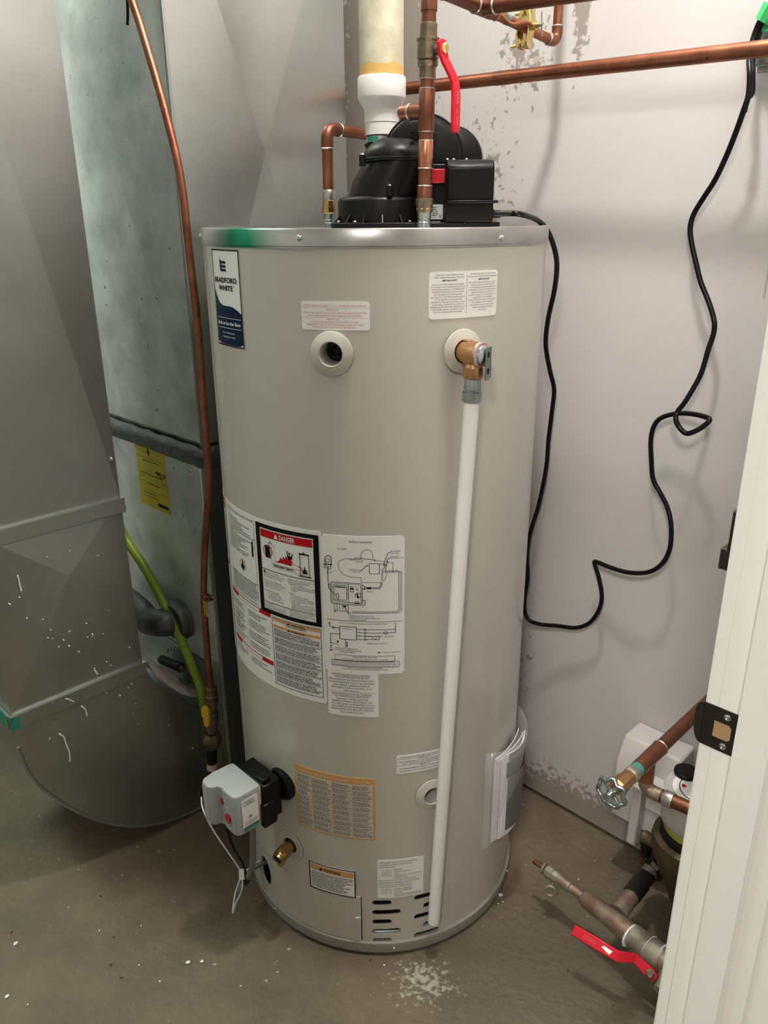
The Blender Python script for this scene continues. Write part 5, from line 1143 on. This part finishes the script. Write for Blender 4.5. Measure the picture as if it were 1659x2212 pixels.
seg(g_(1578), g_(1598), [(0, .0105), (1, .0105)], 'iron', 'black_nipple', gl)
seg(g_(1582), g_(1612), [(0, .0150), (.3, .0215), (.62, .0220), (1, .0170)], 'brass_old', 'union_nut', gl, n=8, angle=25, label='large dull union nut')
seg(g_(1610), g_(1646), [(0, .0110), (.35, .0110), (.37, .0125), (1, .0120)], 'iron', 'lower_nipple', gl)
seg(g_(1640), g_(1660), [(0, .0118), (1, .0112)], mat('pale_tan_cap', (.70, .52, .38), .5), 'tan_cap', gl, label='pale tan end cap')
seg(g_(1655), V((g_(1700).x, g_(1700).y, .012)), [(0, .0095), (1, .0095)], 'iron', 'drop_leg', gl)
# yellow-green hose
ho = thing('gas_hose', 'yellow green coated flexible gas tube curving down behind the copper line', 'hose', at_b(445, 1540, .775))
build('tube', MB().tube([at_b(u, v, b_) for u, v, b_ in [(225, 1060, .74), (255, 1128, .745), (275, 1170, .75), (310, 1222, .755), (342, 1280, .76), (372, 1340, .76), (397, 1395, .765), (415, 1438, .765), (430, 1475, .77), (438, 1505, .77), (444, 1545, .775)]], .0100, 16, smooth=6), 'hose', ho)
# burner inlet elbow and clear sheet over the boot throat
ve = thing('inducer_outlet', 'dark grey metal elbow and ribbed collar behind the yellow green tube', 'duct fitting', at_b(360, 1340, .76))
pc = at_b(372, 1342, .765)
build('ribbed_collar', MB().lathe(FR(pc+B_DIR*.03, -B_DIR+A_DIR*.1), [(.0455, 0), (.0455, .008), (.0480, .010), (.0480, .014), (.0455, .016), (.0455, .024), (.0430, .030), (.0400, .034), (.030, .036), (1e-4, .030)], 40, caps=False), 'dark_steel', ve, angle=40)
sb = at_b(330, 1345, .745)
build('elbow', MB().tube([pc-B_DIR*.002, pc-B_DIR*.02-A_DIR*.01, sb-A_DIR*.02-V((0, 0, .002)), sb-A_DIR*.07+V((0, 0, .01)), sb-A_DIR*.16+V((0, 0, .02))], .031, 28, smooth=5), 'dark_steel', ve, angle=60)
for k in range(5):
    q = at_b(362+7*k, 1405-2*k, .752); build('louvre_slot', MB().box(FR(q, -B_DIR, UP+A_DIR*.6), .014, .0022, .002), 'seam', ve)
sh = thing('plastic_sheet', 'crumpled translucent plastic sheet lying over the curved throat of the return boot', 'plastic sheet', W(DA-.04, .71, .34))
vs = []; fs = []; NU, NV = 14, 9
tk = [(.668, .425), (.676, .402), (.694, .377), (.716, .350), (.742, .320), (.764, .300), (.790, .292)]
for k in range(NU+1):
    t = k/NU*(len(tk)-1); i0 = min(int(t), len(tk)-2); f0 = t-i0; b_ = tk[i0][0]*(1-f0)+tk[i0+1][0]*f0; z_ = tk[i0][1]*(1-f0)+tk[i0+1][1]*f0
    for q in range(NV+1):
        aa = DA+.004-.11*q/NV; vs.append(W(aa, b_+.003*math.sin(q*1.9+k*.6), z_+.006*math.sin(q*2.1)*math.cos(k*.7)+.008+.030*math.sin(math.pi*k/NU)*min(1, q/4)))
        if k and q: w_i = k*(NV+1)+q; fs.append((w_i-NV-2, w_i-NV-1, w_i, w_i-1))
build('sheet', MB().add(vs, fs), 'dust', sh, solid=.0004)
fit = thing('condensate_fitting', 'small dark fitting with a yellow brass end resting behind the plastic sheet', 'fitting', at_b(385, 1440, .76))
build('body', MB().cyl(at_b(350, 1425, .77), at_b(392, 1442, .765), .011, n=16), 'rubber', fit); build('brass_end', MB().cyl(at_b(385, 1438, .766), at_b(397, 1446, .762), .0075, n=14), 'brass_old', fit)
bwz = thing('hanging_wire', 'short black wire end hanging at the top in front of the plenum', 'wire', at_b(276, 50, .76))
build('wire', MB().tube([at_b(272, -40, .76), at_b(275, 0, .76), at_b(276, 35, .76), at_b(275, 54, .76)], .0024, 8, smooth=3), 'cord', bwz)

# ================================================================== LOWER RIGHT: VALVES AND METER
PZ = .497; PA = -.440
cp = thing('meter_outlet_pipe', 'dark copper pipe coming out of the right wall to a tee with an elbow below', 'pipe', W(PA, 1.05, PZ))
tee = W(PA, 1.045, PZ)
seg(W(PA, 1.05, PZ), W(PA, 1.354, PZ), [(0, .0112), (1, .0112)], 'copper_dark', 'pipe', cp)
seg(W(PA, 1.010, PZ), W(PA, 1.085, PZ), [(0, .0126), (1, .0128)], 'copper', 'tee_fitting', cp)
seg(W(PA, 1.083, PZ), W(PA, 1.087, PZ), [(0, .0125), (.5, .0137), (1, .0118)], 'solder', 'solder_ring', cp)
seg(tee, tee-V((0, 0, .042)), [(0, .0118), (.7, .0124), (1, .0122)], 'copper', 'tee_branch', cp)
ec = tee-V((0, 0, .060)); edd = (at_b(1478, 1741, 1.045)-ec).normalized(); far = ec+edd*.22
build('elbow', MB().tube([tee-V((0, 0, .040))]+bend_pts(tee, ec, far, .018, 8)+[ec+edd*.030], .0120, 18), 'corroded_copper', cp)
build('lower_pipe', MB().tube([ec+edd*.02, far], .0112, 18), 'copper_dark', cp)
seg(ec+edd*.034, ec+edd*.050, [(0, .0126), (.1, .0132), (.9, .0132), (1, .0126)], 'solder', 'grounding_band', cp)
# gate valve
gvv = thing('gate_valve', 'small brass valve with a grey scalloped wheel handle near the right wall', 'valve', W(PA, .95, PZ-.01))
vd = (W(-.443, .93, PZ)-tee).normalized()
b0p = W(PA, 1.010, PZ); 
seg(b0p+vd*.0, b0p+vd*.012, [(0, .0120), (1, .0118)], 'verdigris', 'verdigris_joint', gvv)
seg(b0p+vd*.011, b0p+vd*.026, [(0, .0110), (.2, .0130), (.8, .0130), (1, .0105)], 'corroded', 'packing_ring', gvv)
seg(b0p+vd*.025, b0p+vd*.066, [(0, .0112), (.3, .0130), (.42, .0125), (.45, .0145), (.9, .0145), (1, .0110)], 'bronze', 'valve_body', gvv, n=8, angle=30)
wc = b0p+vd*.080
seg(b0p+vd*.064, wc+vd*.004, [(0, .0040), (1, .0040)], 'brass', 'stem', gvv, n=12)
F = FR(wc, -vd, UP); wh = MB(); rim = []
for k in range(84):
    t = 2*math.pi*k/84; rr = .0225+.0022*math.cos(7*t); rim.append(F @ V((rr*math.cos(t), rr*math.sin(t), .0015*math.cos(7*t))))
wh.tube(rim, .0034, 8, closed=True)
for k in range(4):
    t = math.pi/4+k*math.pi/2; wh.cyl(F @ V((.005*math.cos(t), .005*math.sin(t), .002)), F @ V((.0215*math.cos(t), .0215*math.sin(t), 0)), .0026, n=8)
wh.lathe(F, [(.0065, -.004), (.0075, 0), (.0065, .004)], 18)
whl = build('wheel_handle', wh, 'zinc', gvv, angle=60, label='grey scalloped wheel handle')
seg(wc+vd*.003, wc+vd*.009, [(0, .0042), (.6, .0040), (1, .0015)], 'chrome', 'centre_nut', whl, n=12)
# remote box on the wall
rbx = thing('meter_transmitter', 'pale grey plastic transmitter box with a yellow label on the wall behind the copper pipe', 'meter box', W(-.53, 1.30, .13))
bx = MB(); Fx = FR(W(-.535, 1.30, .235), -B_DIR, UP)
bx.prism(FR(W(0, 0, 0), A_DIR, B_DIR), [(1.262, .150), (1.352, .150), (1.352, .335), (1.290, .335), (1.262, .290)], -.600, -.478)
build('housing', bx, 'meter_plastic', rbx, bevel=.006)
bx = MB(); wbox(bx, -.545, -.525, 1.235, 1.262, .128, .27); build('mounting_rib', bx, 'meter_plastic', rbx, bevel=.003)
ys = MB(); q = [at_b(1412, 1603, 1.255), at_b(1422, 1605, 1.255), at_b(1385, 1650, 1.255), at_b(1374, 1647, 1.255)]; ys.add(q, [(0, 1, 2, 3)]); build('yellow_strip', ys, 'yellow', rbx, solid=.0005)
# water meter
MX, MBz = -.405, 1.215
wm = thing('water_meter', 'bulky brass water meter with a grey register head half hidden by the white door jamb', 'meter', W(MX, MBz, .08))
mF = FW(MX, MBz, 0)
build('body', MB().lathe(mF, [(.022, .085), (.030, .095), (.038, .120), (.050, .150), (.064, .185), (.074, .212), (.076, .232), (.074, .244), (.060, .250)], 40), 'meter_brass', wm, angle=40)
build('body_ring', MB().lathe(mF, [(.060, .238), (.0635, .240), (.0635, .262), (.058, .266)], 40), 'rubber', wm)
build('yellow_ring', MB().lathe(mF, [(.0575, .262), (.0585, .264), (.0585, .275), (.056, .278)], 40), mat('yellow_ring', (.45, .44, .03), .5), wm)
build('register_head', MB().lathe(mF, [(.056, .276), (.066, .285), (.070, .300), (.070, .345), (.064, .352), (.060, .350), (1e-4, .350)], 40, caps=False), 'meter_plastic', wm, angle=40)
fc = build('dial_face', MB().lathe(mF, [(.052, .3505), (.052, .3515), (1e-4, .3515)], 36, caps=False), 'white', wm, label='white dial with printed scale')
dmk = MB(); dmk.tube([mF @ V((.040*math.cos(k*.13), .040*math.sin(k*.13), .3520)) for k in range(48)], .0008, 6); dmk.torus(mF @ Matrix.Translation((-.012, .010, .3520)), .010, .0006, 20, 6); build('dial_marks', dmk, 'ink', fc)
rt_ = MB().lathe(mF @ Matrix.Translation((-.030, -.012, .3518)), [(.004, 0), (.004, .0006), (1e-4, .0006)], 10, caps=False); build('red_mark', rt_, 'red_ink', fc)
build('dial_lid', MB().prism(mF @ Matrix.Translation((-.042, .022, .352)), [(.022*math.cos(k*math.pi/10), .022*math.sin(k*math.pi/10)) for k in range(20)], 0, .008), 'black', wm, bevel=.002, label='round black cap on the dial')
build('side_port', MB().cyl(W(MX-.045, MBz-.020, .205), W(MX-.088, MBz-.020, .203), .013, n=14), 'meter_brass', wm)
build('side_plug', MB().cyl(W(MX-.078, MBz-.022, .195), W(MX-.078, MBz-.024, .168), .013, .010, 12), 'black', wm)
build('head_arm', MB().box(FW(MX-.055, MBz-.03, .318), .06, .03, .06), 'meter_plastic', wm, bevel=.004)
# service pipe with tees
SZ = .10; SA = -.478
sv = thing('service_pipe', 'stained horizontal service pipe and tee close to the floor below the water meter', 'pipe', W(SA, 1.08, SZ))
tc_ = W(SA-.012, 1.078, SZ); m0 = W(SA, 1.26, SZ+.018)
seg(W(SA, 1.090, SZ), W(SA, 1.145, SZ+.004), [(0, .0185), (.3, .0165), (1, .0165)], 'corroded_copper', 'tee_branch', sv)
seg(W(SA, 1.138, SZ+.004), W(SA, 1.205, SZ+.010), [(0, .0150), (.04, .0178), (.62, .0178), (.66, .0160), (1, .0160)], 'iron', 'black_coupling', sv)
seg(W(SA, 1.200, SZ+.010), W(SA, 1.222, SZ+.014), [(0, .0155), (1, .0155)], 'corroded', 'nipple', sv)
seg(W(SA, 1.215, SZ+.012), W(SA+.012, 1.262, SZ+.020), [(0, .020), (.15, .0245), (.7, .0245), (1, .018)], 'iron', 'union_nut', sv, n=8, angle=25)
seg(W(SA+.008, 1.25, SZ+.018), W(MX-.03, MBz+.0, SZ+.035), [(0, .0170), (1, .020)], 'meter_brass', 'meter_inlet', sv)
seg(W(-.545, 1.078, SZ), W(-.435, 1.066, SZ), [(0, .0125), (.08, .0160), (.95, .0190), (1, .0195)], 'corroded_copper', 'tee_body', sv)
seg(W(-.437, 1.066, SZ), W(-.372, 1.058, SZ), [(0, .0200), (.08, .0222), (.5, .0222), (.6, .0235), (1, .0235)], 'corroded', 'union', sv)
seg(W(-.376, 1.058, SZ), W(-.300, 1.050, SZ), [(0, .0210), (.1, .0248), (.8, .0248), (1, .022)], 'corroded_copper', 'valve_body', sv)
for a_, r_0 in ((-.437, .0222), (-.400, .0232), (-.376, .0245)): seg(W(a_-.0015, 1.0625, SZ), W(a_+.0015, 1.062, SZ), [(0, r_0*.96), (.5, r_0*1.03), (1, r_0*.96)], 'white', 'sealant_ring', sv)
seg(W(-.605, 1.083, SZ), W(-.543, 1.078, SZ), [(0, .0105), (.5, .0105), (.52, .0085), (1, .0085)], 'corroded_copper', 'side_pipe', sv)
seg(W(-.632, 1.085, SZ), W(-.600, 1.083, SZ), [(0, .0100), (.1, .0125), (.5, .0125), (.52, .0110), (1, .0110)], 'corroded', 'hex_fitting', sv, n=8, angle=25)
for k in range(3): seg(W(-.640+.007*k, 1.0855, SZ), W(-.635+.007*k, 1.0853, SZ), [(0, .0105), (.5, .0125), (1, .0105)], 'corroded', 'thread_ring', sv)
seg(W(-.664, 1.0865, SZ), W(-.638, 1.085, SZ), [(0, .0045), (1, .0045)], 'copper', 'copper_tip', sv)
build('cap_ring', MB().torus(FR(W(-.612, 1.072, SZ-.030), (A_DIR*.5-B_DIR+UP*.2), UP), .0105, .0030, 24, 8).cyl(W(-.612, 1.083, SZ-.005), W(-.612, 1.075, SZ-.022), .004, n=10), 'corroded', sv)
bs = W(-.352, 1.030, SZ-.0); be = W(-.352, 1.000, SZ-.004)
seg(W(-.352, 1.045, SZ), be, [(0, .0130), (.4, .0130), (.45, .0090), (1, .0080)], 'corroded', 'valve_stem', sv, n=16)
# red lever on the service valve
F0 = at_floor(1405, 2103, SZ-.008); tip = at_floor(1238, 2008, SZ+.012); mid = at_floor(1335, 2066, SZ+.006); md2 = at_floor(1372, 2070, SZ+.0)
rl_ = MB(); path = [F0+(F0-md2).normalized()*.012, F0, md2, mid, mid.lerp(tip, .5), tip]; up_t = V((-.45, -.55, .55)).normalized()
vs = []; fs = []
wid = [.006, .0095, .0085, .0095, .0100, .0092]
for k, p in enumerate(path):
    d = (path[min(k+1, 5)]-path[max(k-1, 0)]).normalized(); w_n = d.cross(up_t).normalized(); t_n = w_n.cross(d).normalized()
    vs += [p+w_n*wid[k]-t_n*.0028, p-w_n*wid[k]-t_n*.0028, p-w_n*wid[k]+t_n*.0028, p+w_n*wid[k]+t_n*.0028]
    if k:
        q = 4*k-4
        for t in range(4): fs.append((q+t, q+4+t, q+4+(t+1) % 4, q+(t+1) % 4))
fs += [(0, 1, 2, 3), (23, 22, 21, 20)]
rl_.add(vs, fs); rlo = build('red_lever', rl_, 'red', sv, bevel=.0018, label='red lever handle with worn white patch')
d = (tip-mid).normalized(); w_n = d.cross(up_t).normalized(); t_n = w_n.cross(d).normalized()
pt_ = mid.lerp(tip, .12)+t_n*.0031; wp = MB(); wp.add([pt_+w_n*.003, pt_+d*.016+w_n*.004, pt_+d*.020-w_n*.000, pt_+d*.004-w_n*.005], [(0, 1, 2, 3)]); build('worn_patch', wp, 'white', rlo)
ik = Ink(); ik.ar = .2
for k in range(3): ik.fine(.05, .95, .25+.22*k, .10, .2)
pt_ = mid.lerp(tip, .45)+t_n*.0031; build('faint_print', MB().add([pt_+d*.030*x+w_n*(.006-.012*y) for x, y in ik.v], ik.f), mat('faint_red_print', (.70, .14, .15), .5), rlo)
seg(F0+t_n*.002, F0+t_n*.007, [(0, .0085), (.7, .0085), (1, .006)], 'brass_old', 'lever_nut', sv, n=6, angle=25)

# ================================================================== FLOOR DEBRIS
rnd = random.Random(3)
def shard(p, s, m, name, label, cat, group):
    bm = bmesh.new(); bmesh.ops.create_icosphere(bm, subdivisions=1, radius=s)
    for v in bm.verts: v.co = V((v.co.x*rnd.uniform(.6, 1.5), v.co.y*rnd.uniform(.6, 1.4), v.co.z*rnd.uniform(.25, .6)))
    zmin = min(v.co.z for v in bm.verts)
    for v in bm.verts: v.co += V(p); v.co.z += -zmin-p[2]
    me = bpy.data.meshes.new(name); bm.to_mesh(me); bm.free(); o = put(name, me, m, angle=20); return tag(o, label, cat, group)
for (u, v, s, lab) in ((1117, 1728, .0055, 'white plaster lump on the floor between the heater and the wall'), (1081, 1934, .0045, 'curled white chip beside the heater foot on the right'), (407, 2081, .0042, 'left one of two white chips in front of the heater'), (437, 2078, .0038, 'right one of two white chips in front of the heater'), (15, 2155, .0045, 'white chip at the lower left corner of the floor'), (35, 2040, .0040, 'white chip near the left edge of the floor')):
    shard(at_floor(u, v), s, 'crumb', 'plaster_chip', lab, 'plaster chip', 'white plaster chips on the floor')
for u, v, lab in ((305, 2000, 'tiny white crumb in the shadow edge left of the heater foot'), (300, 2085, 'tiny white crumb among dark chips, left of the pair of white chips'), (345, 2120, 'tiny white crumb below and left of the pair of white chips'), (60, 2170, 'tiny white crumb close to the lower left floor corner'),
        (215, 2010, 'tiny white crumb beside the dark chips in front of the curved duct boot'), (1086, 1948, 'tiny white crumb just in front of the curled white chip'), (1076, 1952, 'tiny white crumb touching the heater foot, left of the other crumbs there'), (1130, 1738, 'tiny white crumb beside the plaster lump near the wall'),
        (1250, 1900, 'tiny white crumb behind the stained service pipe'), (830, 2085, 'tiny white crumb just left of the white floor stain'), (600, 2100, 'tiny white crumb in front of the heater access door'), (520, 2130, 'tiny white crumb on open floor between the white chips and the white stain')):
    shard(at_floor(u, v), .0017, 'crumb', 'plaster_crumb', lab, 'plaster crumb', 'tiny plaster crumbs on the floor')
for u, v, lab in ((246, 2025, 'dark splinter in front of the curved duct boot'), (217, 1936, 'dark chip nearest the shadow of the duct boot'), (240, 2085, 'reddish dark chip left of the pair of white chips'), (262, 2113, 'dark chip lowest in the small group by the left foreground'),
        (1227, 2098, 'dark chip in the shade left of the red floor valve lever'), (1324, 2172, 'dark chip on the floor below the red floor valve lever'), (25, 2015, 'dark chip near the left edge of the floor'), (800, 2075, 'dark chip under the front edge of the heater')):
    shard(at_floor(u, v), .0024, 'chip', 'dark_chip', lab, 'debris', 'small dark chips on the floor')
